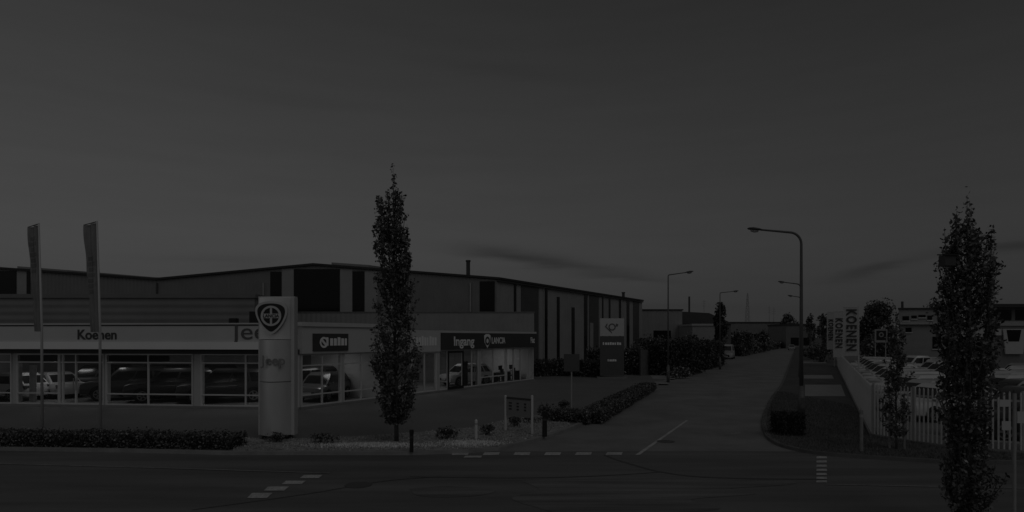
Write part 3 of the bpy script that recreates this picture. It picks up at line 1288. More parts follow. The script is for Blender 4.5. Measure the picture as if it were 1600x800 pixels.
def side_strip(x0, x1, z0, z1, mat, name, d=.05):
    m = MB()
    sidew.box(m, sidew.s_of(x0), sidew.s_of(x1), z0, z1, .002, d)
    return m.build(name, mat, ware)


lp = gray('light_panel', .30, .5, 1, .08)
for x0, x1, z0, z1 in ((803, 806, .1, 8.75), (814, 841, .1, 8.7), (851, 855, .1, 8.75), (870, 874, 1, 8.0), (893, 897.5, .5, 7.0), (912.5, 917, .1, 8.75), (920, 935, .1, 8.7), (940.5, 942.5, 3, 8.7), (951, 953.5, 3, 8.7), (967, 970, 3, 8.7), (979, 983, .1, 8.7), (989, 998, .1, 8.7)):
    side_strip(x0, x1, z0, z1, dark_glass if x1 - x0 < 8 else gray('dark_sheet', .07, .5, 1, .15), 'window' if x1 - x0 < 8 else 'dark_wall_panel')
for x0, x1, z0, z1 in ((776.5, 780.5, .1, 8.7), (807, 813, .1, 8.7), (842.5, 850, .1, 8.7), (874.3, 876, 1, 7), (936, 940, .1, 8.7), (983.5, 988, .5, 6.2), (998.5, 1003, .1, 8.7), (921.5, 926.5, .1, 5.3)):
    side_strip(x0, x1, z0, z1, lp, 'wall_panel', .055 if x0 == 921.5 else .035)
for px in (246, 412, 640, 735):
    m = MB()
    X0 = PX(px, YW)
    m.tube([(X0, YW - .1, 0), (X0, YW - .1, 8.6)], .07, 8)
    m.build('downpipe', galv if px != 246 else dark_m, ware)
for s_ in (9.5, 21.5, 33.0):
    m = MB()
    m.tube([sidew.at(s_, .09, 0), sidew.at(s_, .09, ZE - .1)], .06, 8)
    m.build('downpipe', galv, ware)
m = MB()
sidew.box(m, 0, sidew.L, ZE - .16, ZE - .01, .06, .24)
m.build('gutter', dark_m, ware)
for px, py0, py1, Y, w in ((731.5, 409, 440, 63, .2), (974, 458, 472, 97, .22)):
    m = MB()
    p0, p1 = P(px, py1, Y), P(px, py0, Y)
    p0.z = min(p0.z, ZE - .3)
    m.tube([p0, p1], w, 10)
    m.tube([p1, p1 + Vector((0, 0, .15))], w * 1.25, 10)
    m.build('chimney', dark_m, ware)

# ------------------------------------------------------------------ flags
flagm = translucent('flag_cloth', .30, .35)
flagp = gray('flag_print', .16, .8, 3, .2)


def banner_pole(label, base, top_z, w, drop, sway, mark_):
    t = thing('flag_pole', label, 'flag', base, 0, 'tall banner poles before the showroom')
    h = top_z - base.z
    m = MB()
    m.tube([(0, 0, 0), (-.02, 0, h * .5), (-.13, 0, h)], [.055, .045, .03], 10)
    m.build('pole', gray('pole_white', .5, .4, 2, .05), t, smooth=True)
    m = MB()
    m.tube([(-.13, 0, h - .03), (-.13 - w, 0, h - .16)], [.02, .015], 6)
    m.build('top_arm', dark_m, t)
    m = MB()
    nx, nz = 20, 44
    def cloth(q, v, off=0.0):
        xx = -.15 + .13 * v - q * w * (1 - .12 * v) + sway * v * q
        zz = h - .06 - .13 * q * (1 - v) - drop * v
        yy = .05 * math.sin(q * 5 + v * 4) * (.3 + v) + .025 * math.sin(v * 17 + q * 3) + .045 * math.sin(q * 13 + v * 2.5)
        return (xx, yy - off, zz)

    g_ = [cloth(i / nx, j / nz) for j in range(nz + 1) for i in range(nx + 1)]
    fs_ = [(j * (nx + 1) + i, j * (nx + 1) + i + 1, (j + 1) * (nx + 1) + i + 1, (j + 1) * (nx + 1) + i) for j in range(nz) for i in range(nx)]
    m.add(g_, fs_)
    b = m.build('banner', flagm, t, smooth=True)
    # printed marks running down the cloth, lying on its folds
    m = MB()
    for k in range(7):
        v0 = mark_ + .36 * k / 7
        wd = (.36, .55, .3, .6, .42, .55, .34)[k]
        q0 = .52 - wd / 2
        n_ = 8
        vv = [cloth(q0 + wd * i / n_, v, .008) for v in (v0, v0 + .018, v0 + .036) for i in range(n_ + 1)]
        m.add(vv, [(j * (n_ + 1) + i, j * (n_ + 1) + i + 1, (j + 1) * (n_ + 1) + i + 1, (j + 1) * (n_ + 1) + i) for j in range(2) for i in range(n_)])
    m.build('print', flagp, b, smooth=True)
    return t


b0 = F(66, 668, .08)
banner_pole('tall grey banner on the pole farthest left', b0, PZ(348.5, b0.y), .42, 4.05, .05, .10)
b1 = F(157, 670, .08)
banner_pole('tall grey banner with dark print, nearest the entrance doors', b1, PZ(345, b1.y), .50, 4.1, .05, .30)

# ------------------------------------------------------------------ big totem
tb = F(434, 684, .1)
tw = 1.27 / 2
tot = thing('sign_totem', 'tall white sign totem with a dark shield emblem on the gravel', 'sign', tb)
Z = lambda py: PZ(py, tb.y) - tb.z
m = MB()
# bow-fronted panel stack with a flat slab behind
def bow(z0, z1, bulge, w):
    n = 20
    f = []
    for i in range(n + 1):
        a = -1 + 2 * i / n
        f.append((a * w, -.12 - bulge * (1 - a * a)))
    pts_ = [(-w, .1)] + f + [(w, .1)]
    mm = MB()
    mm.prism(pts_, z0, z1)
    return mm
tm = gray('totem_white', .66, .30, 1, .04, metal=.45)
for z0, z1, bl in ((Z(677.5), Z(596), .46), (Z(594.8), Z(531), .40), (Z(530), Z(466), .12)):
    bow(z0, z1, bl, tw - .06).build('panel', tm, tot)
m = MB()
m.box(tw - .11, tw + .0, -.22, .12, Z(678), Z(465))
m.build('side_fin', gray('totem_fin', .5, .4, 1, .05), tot)
m = MB()
m.box(-tw + .02, tw - .02, -.1, .14, Z(679), Z(464.5) + .02)
m.build('frame', frame_m, tot)
for x in (-.45, -.3, .3, .45):
    m = MB()
    m.box(x - .04, x + .04, -.12, .1, -.02, Z(678))
    m.build('foot', dark_m, tot)
# shield emblem
M1 = facing(Vector((-.09, -.30, Z(496))), 0)
def shield(s):
    ctl = [(0, .53), (.34, .48), (.52, .32), (.51, .06), (.37, -.24), (.18, -.46), (0, -.56)]
    ctl = ctl + [(-x, y) for x, y in reversed(ctl[1:-1])]
    n = len(ctl)
    out = []
    for i in range(n):
        p0, p1_, p2_, p3 = [Vector(ctl[(i + k) % n]) for k in (-1, 0, 1, 2)]
        for j in range(5):
            t_ = j / 5
            q = 0.5 * ((2 * p1_) + (p2_ - p0) * t_ + (2 * p0 - 5 * p1_ + 4 * p2_ - p3) * t_ * t_ + (3 * p1_ - p0 - 3 * p2_ + p3) * t_ ** 3)
            out.append((q.x * s, q.y * s))
    return list(reversed(out))
em = MB()
flat(em, M1, shield(1.0), .05)
e0 = em.build('emblem', frame_m, tot)
em = MB()
flat(em, Matrix.Translation((0, -.052, 0)) @ M1, shield(.86), .006)
em.build('emblem_field', black_m, e0)
em = MB()
Mr = Matrix.Translation((0, -.06, .04)) @ M1
ring(em, Mr, .27, .34, .02)
flat(em, Mr, [(-.035, -.27), (.035, -.27), (.035, .27), (-.035, .27)], .012)
flat(em, Mr, [(-.33, -.075), (.33, -.075), (.33, .075), (-.33, .075)], .016)
em.build('emblem_wheel', frame_m, e0)
text_obj('lettering', 'LANCIA', .15, black_m, facing(Vector((-.09, -.382, Z(496) + .035)), 0), e0, extrude=.004, bold=.003)
text_obj('lettering', 'Jeep', .46, gray('letter_silver', .22, .4, 2, .1), facing(Vector((.05, -.53, Z(563))), 0), tot, extrude=.012, bold=.006)

# dark totem further back
db = F(956, 591, .08)
dt = thing('sign_totem', 'dark sign pylon with pale emblem head beside the warehouse hedge', 'sign', db, R(-4))
dw = .99
Z = lambda py: PZ(py, db.y) - db.z
m = MB()
m.box(-dw, dw, -.2, .2, Z(587), Z(525.5))
m.build('panel', gray('pylon_dark', .085, .4, 1, .1), dt)
m = MB()
m.box(-dw, dw, -.22, .22, Z(525), Z(497.5))
hd = m.build('head', gray('pylon_head', .5, .4, 1, .05), dt)
m = MB()
m.box(-dw - .25, dw + .25, -.35, .35, -.02, .12)
m.build('base', slabm, dt)
m = MB()
M1 = facing(Vector((.0, -.225, Z(511))), 0)
ring(m, M1, .2, .3, .01, 20)
flat(m, M1, [(-.6, .02), (-.42, .3), (-.36, .24), (-.46, .02), (-.02, -.42), (0, -.55)], .01)
flat(m, M1, [(.52, .2), (.34, .3), (.3, .05), (.44, .02)], .01)
m.build('emblem', gray('letter_mid', .10, .4, 2, .1), hd)
m = MB()
strokes(m, facing(Vector((0, -.204, Z(537))), 0), 1.55, .2, 8)
strokes(m, facing(Vector((0, -.204, Z(563))), 0), .75, .16, 5)
m.build('lettering', letter_l, dt)

# ------------------------------------------------------------------ small street furniture on the island
ib0, ib1 = F(790, 672, .1), F(831.5, 678, .1)
ib = thing('info_board', 'pale notice board on two posts standing in the gravel', 'notice board', ((ib0 + ib1) / 2))
c0, c1 = ib0 - ib.location, ib1 - ib.location
bw_ = Wall(c0[:2], c1[:2])
for c, zt in ((c0, 1.25), (c1, 1.33)):
    m = MB()
    m.tube([c, c + Vector((0, 0, zt))], .045, 10)
    m.tube([c + Vector((0, 0, zt)), c + Vector((0, 0, zt + .03))], [.05, .02], 10)
    m.build('post', white_m, ib)
m = MB()
bw_.box(m, .07, bw_.L - .07, .55, 1.2, -.02, .02)
bd = m.build('board', gray('board_grey', .22, .5, 1, .08), ib)
m = MB()
bw_.box(m, .07, bw_.L - .07, 1.16, 1.23, -.03, .03)
m.build('top_rail', dark_m, ib)
m = MB()
for r_ in range(3):
    for c_, wd in ((.14, .15), (.44, .11), (.72, .10)):
        s = c_ * bw_.L
        bw_.box(m, s, s + wd, .99 - .11 * r_, 1.05 - .11 * r_, .021, .026)
m.build('lettering', letter_m, bd)

t = thing('marker_post', 'short white post standing in the gravel by the kerb', 'post', F(744, 686, .1))
m = MB()
m.tube([(0, 0, 0), (0, 0, .62)], .05, 12)
m.tube([(0, 0, .62), (0, 0, .66)], [.05, .02], 12)
m.build('post', white_m, t)
m = MB()
m.tube([(0, 0, .48), (0, 0, .54)], .053, 12)
m.build('band', gray('band', .35, .5, 2, .1), t)


def bollard(label, loc, h, r=.085):
    t = thing('bollard', label, 'bollard', loc, 0, 'dark bollards on the gravel bed')
    m = MB()
    m.tube([(0, 0, 0), (0, 0, h * .8), (0, 0, h * .82), (0, 0, h * .97), (0, 0, h)], [r, r * .94, r * 1.12, r * 1.12, r * .7], 12)
    m.build('post', black_m, t)
    m = MB()
    m.tube([(0, 0, h * .62), (0, 0, h * .70)], r * 1.0, 12)
    m.build('band', gray('band', .35, .5, 2, .1) if False else dark_m, t)


bollard('dark bollard at the foot of the tall slim tree', F(643, 706, .1), .66, .06)
bollard('dark bollard beside the notice board at the junction corner', F(851, 682, .1), .88)

sb = F(893, 643, .08)
t = thing('signpost', 'slim pole with a small grey plate behind the clipped hedge', 'signpost', sb)
m = MB()
m.tube([(0, 0, 0), (0, 0, 2.65)], .035, 8)
m.build('pole', galv, t)
m = MB()
m.box(-.36, .36, -.06, -.036, 1.85, 2.65)
m.build('plate', gray('plate_back', .08, .5, 1, .1), t)
m = MB()
for z in (2.05, 2.45):
    m.box(-.3, .3, -.036, .04, z - .025, z + .025)
m.build('bracket', dark_m, t)

# ------------------------------------------------------------------ street lamps


def street_lamp(label, base, H, arm, side_, bend, tilt, pr=.085):
    t = thing('street_lamp', label, 'street lamp', base, 0, 'street lamps along the side road')
    m = MB()
    m.tube([(0, 0, 0), (0, 0, 1.15)], [pr * 1.75, pr * 1.7], 14)
    m.tube([(0, 0, 1.15), (0, 0, 1.35)], [pr * 1.7, pr], 14, cap=False)
    pts_ = [Vector((0, 0, 1.3)), Vector((0, 0, H * .6)), Vector((0, 0, H - bend))]
    for i in range(1, 9):
        a = (math.pi / 2 - tilt) * i / 8
        pts_.append(Vector((side_ * bend * (1 - math.cos(a)), 0, H - bend + bend * math.sin(a))))
    e = pts_[-1]
    dirv = Vector((side_ * math.cos(tilt), 0, math.sin(tilt)))
    pts_.append(e + dirv * (arm - abs(e.x)))
    m.tube(pts_, [pr, pr * .8, pr * .62] + [pr * .6] * 8 + [pr * .45], 12)
    m.build('pole', lamp_m, t, smooth=True)
    m = MB()
    hl = .62
    h0 = pts_[-1] - dirv * .05
    n = 8
    secs = [(0, .05, .04), (.12, .11, .07), (.35, .16, .09), (.55, .12, .06), (hl, .03, .02)]
    vs, fs_ = [], []
    for d, wy, wz in secs:
        c = h0 + dirv * d
        for k in range(n):
            a = 2 * math.pi * k / n
            vs.append((c.x, c.y + wy * math.cos(a), c.z + wz * math.sin(a) * (.5 if math.sin(a) < 0 else 1)))
    for i in range(len(secs) - 1):
        for k in range(n):
            fs_.append((i * n + k, i * n + (k + 1) % n, (i + 1) * n + (k + 1) % n, (i + 1) * n + k))
    fs_ += [tuple(range(n)), tuple(range((len(secs) - 1) * n, len(secs) * n))]
    m.add(vs, fs_)
    hd_ = m.build('lamp_head', dark_m, t, smooth=True)
    m = MB()
    c = h0 + dirv * .32 - Vector((0, 0, .06))
    m.tube([c - dirv * .16, c, c + dirv * .16], [.05, .085, .05], 8)
    m.build('lens', gray('lens', .4, .2, 2, .05), hd_)
    m = MB()
    m.box(-pr * .8, pr * .8, -pr * 1.82, -pr * 1.7, .4, .85)
    m.build('service_door', lamp_m, t)
    return t


b = F(1252, 652, .08)
street_lamp('nearest street lamp with long curved arm over the road', b, PZ(366, b.y), 1.74, -1, .5, R(5))
y = 55.
street_lamp('second street lamp on the right, half hidden behind the nearest', Vector((PX(1250.5, y), y, .08)), PZ(445, y), 1.36, -1, .3, R(7))
y = 72.
street_lamp('third street lamp on the right, far down the road', Vector((PX(1251, y), y, .08)), PZ(465, y), .9, -1, .3, R(8))
y = 48.5
street_lamp('left street lamp rising from the dark hedge by the board fence', Vector((PX(1044, y), y, .08)), PZ(431, y), 1.36, 1, .12, R(8), .07)
y = 68.
street_lamp('left street lamp farther on, above the parked pale van', Vector((PX(1125, y), y, .08)), PZ(458.5, y), 1.4, 1, .12, R(6), .07)

# ------------------------------------------------------------------ hedges, bushes and trees
hl = [F(-140, 702), F(0, 703.5), F(180, 705.5), F(357, 708.5)]
hl = [Vector((p.x, p.y + .55)) for p in hl]
hedge('long clipped dark hedge along the kerb below the banners', hl, .8, .38, 950, .07, leaf_dark, .05)
hr = [F(869, 659), F(926, 662), F(971, 635), F(1014, 610.5)]
hr = [Vector((p.x - .08, p.y - .05)) for p in hr]
hedge('low clipped hedge curving round the junction corner', hr, .95, .38, 800, .075, leaf_dark, .05)
bush('shrub', 'loose small shrub in front of the tall totem', 'shrub', F(431, 690, .1), (.42, .25, .17), 260, .08, leaf_dark)
bush('shrub', 'flat spreading shrub on the gravel right of the totem', 'shrub', F(505, 691, .1), (.55, .3, .17), 360, .08, leaf_dark)
bush('shrub', 'dark low shrub on the gravel before the white post', 'shrub', F(699, 685, .1), (.42, .25, .22), 420, .08, leaf_dark)
bush('shrub', 'round green shrub just right of the white post', 'shrub', F(760, 679, .1), (.32, .28, .2), 320, .08, leaf)
bush('shrub', 'dark round shrub between the notice board posts', 'shrub', F(805, 666, .1), (.28, .26, .22), 300, .08, leaf_dark)
bush('shrub', 'small low shrub at the right notice board post', 'shrub', F(829, 660, .1), (.42, .22, .14), 260, .07, leaf_dark)
bush('shrub', 'shaggy shrub above the bollard at the hedge end', 'shrub', F(856, 655, .1), (.45, .3, .38), 450, .09, leaf_dark)
bush('shrub', 'lone round shrub behind the low curving hedge', 'shrub', F(882, 640, .1), (.34, .3, .24), 320, .09, leaf_dark)

p1 = interp([(0, .1, .1), (.09, .28, .28), (.14, .5, .5), (.25, .66, .66), (.36, .72, .75), (.5, .65, .7), (.58, .52, .6), (.66, .52, .5), (.76, .64, .52), (.84, .62, .42), (.92, .4, .25), (1.0, .05, .06)])
p1_ = p1
p1 = lambda h: tuple(1.28 * q for q in p1_(h))
columnar_tree('tall slim columnar tree in the gravel before the showroom wing', F(620, 690, .1), 8.9, .75, p1, 150, 56, .105, .075, leaf, -.13, [(.02, 0, 1.0), (-.2, .1, .93), (.26, -.1, .90), (.05, .2, .95), (-.45, 0, .85), (.42, .1, .80), (-.42, .2, .74), (.5, 0, .70), (-.3, -.3, .78)])
b = Vector((PX(1512, 11.6), 11.6, 0.0))
b.z = EYE - (806 - HOR) * 11.6 / 1000 - .05
p2 = interp([(0, .05, .05), (.06, .12, .16), (.12, .36, .5), (.19, .42, .78), (.26, .38, .42), (.3, .40, .36), (.42, .58, .5), (.55, .62, .56), (.7, .62, .54), (.82, .56, .48), (.92, .44, .4), (1., .4, .15)])
p2_ = p2
p2 = lambda h: tuple((.95 if h < .3 else .92) * q for q in p2_(h))
columnar_tree('nearest tree, dark and upright, before the palisade fence', Vector((b.x, b.y, .02)), PZ(303, 11.6) - .02, .30, p2, 172, 80, .066, .07, leaf_dark, 0, [(-.2, 0, .95), (.06, .1, 1.0), (-.42, 0, .90), (.36, -.1, .89), (-.08, -.2, .95), (.2, .2, .93), (.45, 0, .80)])
p3 = interp([(0, .1, .1), (.1, .28, .28), (.25, .44, .46), (.4, .46, .46), (.6, .38, .34), (.8, .28, .26), (1, .08, .08)])
columnar_tree('young thin tree tied between two stakes by the fence', F(1401, 701, .09), 4.2, .5, p3, 66, 36, .085, .035, leaf, 0, [(0, 0, 1.0), (-.15, .1, .9), (.15, 0, .86)])
for i, (px, py) in enumerate(((1390, 700), (1413, 702))):
    t = thing('tree_stake', ('left wooden stake of the young thin tree', 'right wooden stake of the young thin tree')[i], 'stake', F(px, py, .09), 0, 'stakes beside the young tree')
    m = MB()
    m.tube([(0, 0, 0), (0, 0, 1.1), (0, 0, 1.15)], [.035, .032, .015], 8)
    m.build('stake', gray('stake_wood', .22, .9, 6, .2), t)
t = thing('marker_post', 'lone pale post on the verge left of the young tree', 'post', F(1346, 705, .09))
m = MB()
m.tube([(0, 0, 0), (0, 0, 1.22), (0, 0, 1.27)], [.05, .048, .02], 10)
m.build('post', gray('stake_wood', .22, .9, 6, .2), t)
m = MB()
m.tube([(0, 0, 1.02), (0, 0, 1.1)], .053, 10)
m.build('band', galv, t)
t = thing('signpost', 'thin dark pole at the right edge before the fence', 'signpost', Vector((PX(1585, 12.4), 12.4, 0)))
m = MB()
m.tube([(0, 0, 0), (0, 0, PZ(614, 12.4))], .03, 8)
m.build('pole', galv, t)
m = MB()
m.tube([(0, 0, PZ(614, 12.4)), (0, 0, PZ(609, 12.4))], [.036, .02], 8)
m.build('cap', dark_m, t)
# nesting box in the near tree
t = thing('nest_box', 'small dark wooden box fixed high in the nearest tree', 'box', P(1480, 416, 11.35))
m = MB()
m.box(-.095, .095, -.09, .09, 0, .19)
m.build('box', dark_m, t, bevel=.005)
m = MB()
m.hexa([(-.115, -.12, .18), (.115, -.12, .18), (.115, .1, .205), (-.115, .1, .205)], [(-.115, -.12, .2), (.115, -.12, .2), (.115, .1, .225), (-.115, .1, .225)])
m.build('lid', black_m, t)
m = MB()
m.tube([(0, .09, .1), (.25, .2, .1)], .012, 6)
m.build('bracket', bark, t)

# dark clipped shrub round the lamp foot
sh = F(1240, 681, .08)
t = thing('shrub', 'dense black clipped shrub at the foot of the nearest lamp', 'shrub', Vector((sh.x, sh.y + .45, .08)))
ch = []
q = rng.uniform(-1, 1, size=(2600, 3)) * np.array([.42, .42, .36])
ax = rng.integers(0, 3, 2600)
q[np.arange(2600), ax] = np.sign(q[np.arange(2600), ax]) * np.array([.42, .42, .36])[ax]
q[:, 2] += .37
leaves(ch, None, q + rng.normal(scale=.025, size=q.shape), .075)
leaf_object('foliage', ch, gray('leaf_shrub', .03, .6, 1, .3, island=.7, spec=.4), t)
m = MB()
m.box(-.38, .38, -.38, .38, .0, .66)
m.build('twigs', core, t)

# hedges and shrubs before the warehouse and along the left of the road
hedge('dark hedge at the warehouse foot left of the dark pylon', [F(836, 589), F(880, 588), F(935, 590)], 1.5, 1.25, 160, .16, leaf_dark, .12)
hedge('taller dark hedge behind the dark sign pylon', [Vector((PX(925, 58), 58)), Vector((PX(1003, 60), 60))], 1.6, 2.2, 130, .18, leaf_dark, .14)
fw_ = Wall((PX(1001, 57), 57), (PX(1032, 61), 61))
t = thing('board_fence', 'weathered grey board fence between the hedges', 'fence', fw_.at(0, 0, .08))
m = MB()
for i in range(14):
    s = fw_.L * i / 14
    fw_.box(m, s, s + fw_.L / 14 - .02, .05, 2.35 + .03 * (i % 2), -.02, .02)
m.v = [tuple(Vector(v) - t.location) for v in m.v]
m.build('boards', gray('old_boards', .13, .85, 4, .3), t)
m = MB()
for s in (0, fw_.L * .5, fw_.L - .1):
    fw_.box(m, s, s + .1, .05, 2.45, -.14, -.03)
m.v = [tuple(Vector(v) - t.location) for v in m.v]
m.build('post', dark_m, t)
leaf_darker = gray('leaf_darker', 0.05, 0.5, 1.0, 0.3, island=0.8, spec=0.5)  # darker leaf tone for the left roadside hedges and conifer
hedge('tall shaggy dark hedge along the road edge right of the board fence', [Vector((PX(1034, 57.5), 57.5)), Vector((PX(1062, 59.5), 59.5)), Vector((PX(1078, 63), 63))], 1.9, 2.75, 190, .2, leaf_darker, .2)
hedge('second shaggy hedge before the parked pale van', [Vector((PX(1086, 69), 69)), Vector((PX(1104, 75), 75)), Vector((PX(1114, 82), 82))], 2.2, 2.5, 150, .22, leaf_darker, .22)
bush('bush', 'dark bush top rising from the hedge by the left lamp', 'bush', Vector((PX(1050, 60), 60, .08)), (1.5, 1.1, 1.62), 1100, .2, leaf_darker)
bush('bush', 'low dark ground bush at the driveway kerb', 'bush', Vector((PX(1060, 54), 54, .08)), (1.4, .8, .5), 700, .18, leaf_dark)
bush('bush', 'dark bush below the grey hall wall', 'bush', Vector((PX(1020, 72), 72, .08)), (2.6, 1.4, 2.05), 1500, .26, leaf_dark)
bush('bush', 'dark upright bush against the white flat roofed building', 'bush', Vector((PX(1079, 92), 92, .08)), (1.3, 1.2, 2.3), 1000, .3, leaf_dark)
t = tree('conifer', 'dark upright conifer on the left behind the parked van', Vector((PX(1125, 84), 84, .08)), 7.4, 1.0, 6500, .26, leaf_darker)
bush('bush', 'round dark bush past the conifer on the left side', 'bush', Vector((PX(1158, 120), 120, .08)), (2.6, 2, 2.6), 1500, .4, leaf_dark)
bush('bush', 'darker round bush in front of the long far building', 'bush', Vector((PX(1191, 150), 150, .08)), (1.9, 2, 2.9), 1300, .45, leaf_dark)
hedge('long far hedge following the road under the far building', [Vector((PX(1152, 118), 118)), Vector((PX(1192, 165), 165)), Vector((PX(1228, 240), 240))], 2.0, 1.9, 26, .4, leaf_dark, .2)

# grass blades of the verge
g = MB()
vp = [edge_r[i] for i in range(0, 50)] + [Vector((25.0, 50)), Vector((12.6, 22.3)), Vector((13.4, 19.8)), Vector((15.2, 18.7)), Vector((17, 18.0))]
vs = []
cnt = 0
while cnt < 16000:
    p = (random.uniform(8.4, 17), random.uniform(17.4, 40))
    if not inside(p, vp):
        continue
    cnt += 1
    a = random.uniform(0, 3.14)
    h = random.uniform(.04, .10)
    w = .012
    vs.append([(p[0] - w * math.cos(a), p[1] - w * math.sin(a), .08), (p[0] + w * math.cos(a), p[1] + w * math.sin(a), .08), (p[0] + random.gauss(0, .02), p[1] + random.gauss(0, .02), .08 + h)])
g.v = [v for t3 in vs for v in t3]
g.f = [(3 * i, 3 * i + 1, 3 * i + 2) for i in range(len(vs))]
g.mi = [0] * len(vs)
o = g.build('grass', gray('grass_blade', .10, .8, 2, .3, island=.5))
tag(o, 'short dark grass on the verge beside the fence', 'grass', kind='stuff')

# ------------------------------------------------------------------ cars


def car_paint(v):
    return gray('car_paint_%03d' % int(v * 1000), v, .3, 1, .03, coat=.6)


def make_car(style, shade, label, cat='car'):
    """x forward, origin on the ground under the centre"""
    spec_ = {'hatch': (3.9, 1.70, 1.48), 'suv': (4.6, 1.88, 1.74), 'estate': (4.5, 1.76, 1.48), 'sedan': (4.5, 1.76, 1.43), 'pickup': (5.0, 1.85, 1.78), 'coupe': (4.2, 1.76, 1.34), 'van': (5.2, 1.95, 2.35)}
    L, W, H = spec_[style]
    t = thing('parked_car', label, cat)
    hw = W / 2
    zb = .22 if style not in ('suv', 'pickup') else .32
    belt = H * (.60 if style != 'van' else .53)
    hood = H * (.48 if style == 'van' else .56 if style not in ('suv', 'pickup') else .585)
    # stations from nose to tail: (x, top z, width factor, bottom z)
    if style == 'pickup':
        st = [(.5, hood * .72, .86, zb + .1), (.485, hood * .9, .93, zb), (.44, hood * .98, .98, zb), (.30, hood * 1.01, 1, zb), (.2, belt, 1, zb), (0, belt, 1, zb), (-.1, belt, 1, zb), (-.3, belt * .99, 1, zb), (-.47, belt * .99, .99, zb), (-.5, belt * .95, .96, zb + .1)]
    else:
        st = [(.5, hood * .70, .80, zb + .12), (.488, hood * .88, .90, zb + .02), (.44, hood * .96, .97, zb), (.34, hood, 1, zb), (.22, belt * .98, 1, zb), (.05, belt, 1, zb), (-.15, belt * 1.01, 1, zb), (-.32, belt * 1.03, 1, zb), (-.44, belt * (1.03 if style != 'sedan' else 1.0), .96, zb), (-.488, belt * .97, .90, zb + .04), (-.5, belt * .75, .84, zb + .14)]
    vs, fs_ = [], []
    for x, zt, wf, z0 in st:
        w = hw * wf
        half = [(0, z0), (w * .80, z0), (w * .96, z0 + .07), (w, z0 + (zt - z0) * .45), (w * .985, z0 + (zt - z0) * .72), (w * .93, zt - .025), (w * .80, zt)]
        ringp = [(y_, z_) for y_, z_ in half] + [(0, zt + .02)] + [(-y_, z_) for y_, z_ in reversed(half[1:])]
        vs += [(x * L, y_, z_) for y_, z_ in ringp]
    n = 14
    for i in range(len(st) - 1):
        for k in range(n):
            a, b = i * n + k, i * n + (k + 1) % n
            fs_.append((a, b, b + n, a + n))
    fs_ += [tuple(reversed(range(n))), tuple(range((len(st) - 1) * n, len(st) * n))]
    # cabin
    if style == 'pickup':
        c0, c1, c2, c3 = .27, .14, -.10, -.16
    elif style == 'van':
        c0, c1, c2, c3 = .36, .22, -.44, -.48
    elif style == 'sedan':
        c0, c1, c2, c3 = .27, .10, -.18, -.36
    elif style == 'coupe':
        c0, c1, c2, c3 = .25, .08, -.16, -.40
    elif style == 'hatch':
        c0, c1, c2, c3 = .30, .13, -.34, -.47
    else:
        c0, c1, c2, c3 = .27, .12, -.38, -.47
    zc0 = belt - .03
    rows = []
    for f, wi in ((0, .925), (.4, .875), (.8, .80), (1, .68)):
        z_ = zc0 + (H - zc0) * (f if f < 1 else 1)
        ff = min(f / .9, 1)
        xf = (c0 + (c1 - c0) * ff) * L
        xr = (c3 + (c2 - c3) * ff) * L
        if f == 1:
            xf -= .12
            xr += .1
        rows.append((xf, xr, hw * wi, z_))
    o = len(vs)
    mseg = 8
    for xf, xr, w, z_ in rows:
        lp_ = []
        for i in range(mseg + 1):
            u = i / mseg
            lp_.append((xr + (xf - xr) * u, w * (1 - .05 * abs(2 * u - 1) ** 3)))
        loop = [(x_, -y_) for x_, y_ in lp_] + [(x_, y_) for x_, y_ in reversed(lp_)]
        vs += [(x_, y_, z_) for x_, y_ in loop]
    n2 = 2 * (mseg + 1)
    for i in range(len(rows) - 1):
        for k in range(n2):
            a, b = o + i * n2 + k, o + i * n2 + (k + 1) % n2
            fs_.append((a, b, b + n2, a + n2))
    top = o + (len(rows) - 1) * n2
    for i in range(mseg):
        fs_.append((top + i, top + i + 1, top + n2 - 2 - i, top + n2 - 1 - i))
    m = MB()
    m.add(vs, fs_)
    body = m.build('body', car_paint(shade), t, smooth=True)
    body.data.set_sharp_from_angle(angle=R(38))
    # glass, slightly proud of the cabin
    def cab(u, f, sgn, out=.012):
        """point on the cabin side: u 0 rear..1 front, f 0..1 height"""
        ff = f * .8
        if ff <= .4:
            k = ff / .4
            a_, b_ = rows[0], rows[1]
        else:
            k = (ff - .4) / .4
            a_, b_ = rows[1], rows[2]
        xf = a_[0] + (b_[0] - a_[0]) * k
        xr = a_[1] + (b_[1] - a_[1]) * k
        w = a_[2] + (b_[2] - a_[2]) * k
        z_ = a_[3] + (b_[3] - a_[3]) * k
        return Vector((xr + (xf - xr) * u, sgn * (w * (1 - .05 * abs(2 * u - 1) ** 3) + out), z_))
    splits = {'pickup': [(.06, .47), (.52, .93)], 'coupe': [(.14, .42), (.45, .93)], 'sedan': [(.12, .47), (.50, .93)], 'hatch': [(.07, .23), (.27, .56), (.59, .94)], 'estate': [(.05, .27), (.31, .58), (.61, .95)], 'suv': [(.05, .27), (.31, .58), (.61, .95)], 'van': [(.42, .64), (.68, .95)]}[style]
    for sgn in (1, -1):
        for u0, u1 in splits:
            m = MB()
            nn = 4
            gv = [cab(u0 + (u1 - u0) * i / nn, f, sgn) for f in (.14, .5, .93) for i in range(nn + 1)]
            gf = []
            for j in range(2):
                for i in range(nn):
                    a = j * (nn + 1) + i
                    q_ = (a, a + 1, a + nn + 2, a + nn + 1)
                    gf.append(q_ if sgn < 0 else tuple(reversed(q_)))
            m.add(gv, gf)
            m.build('window', car_glass, t, smooth=True)
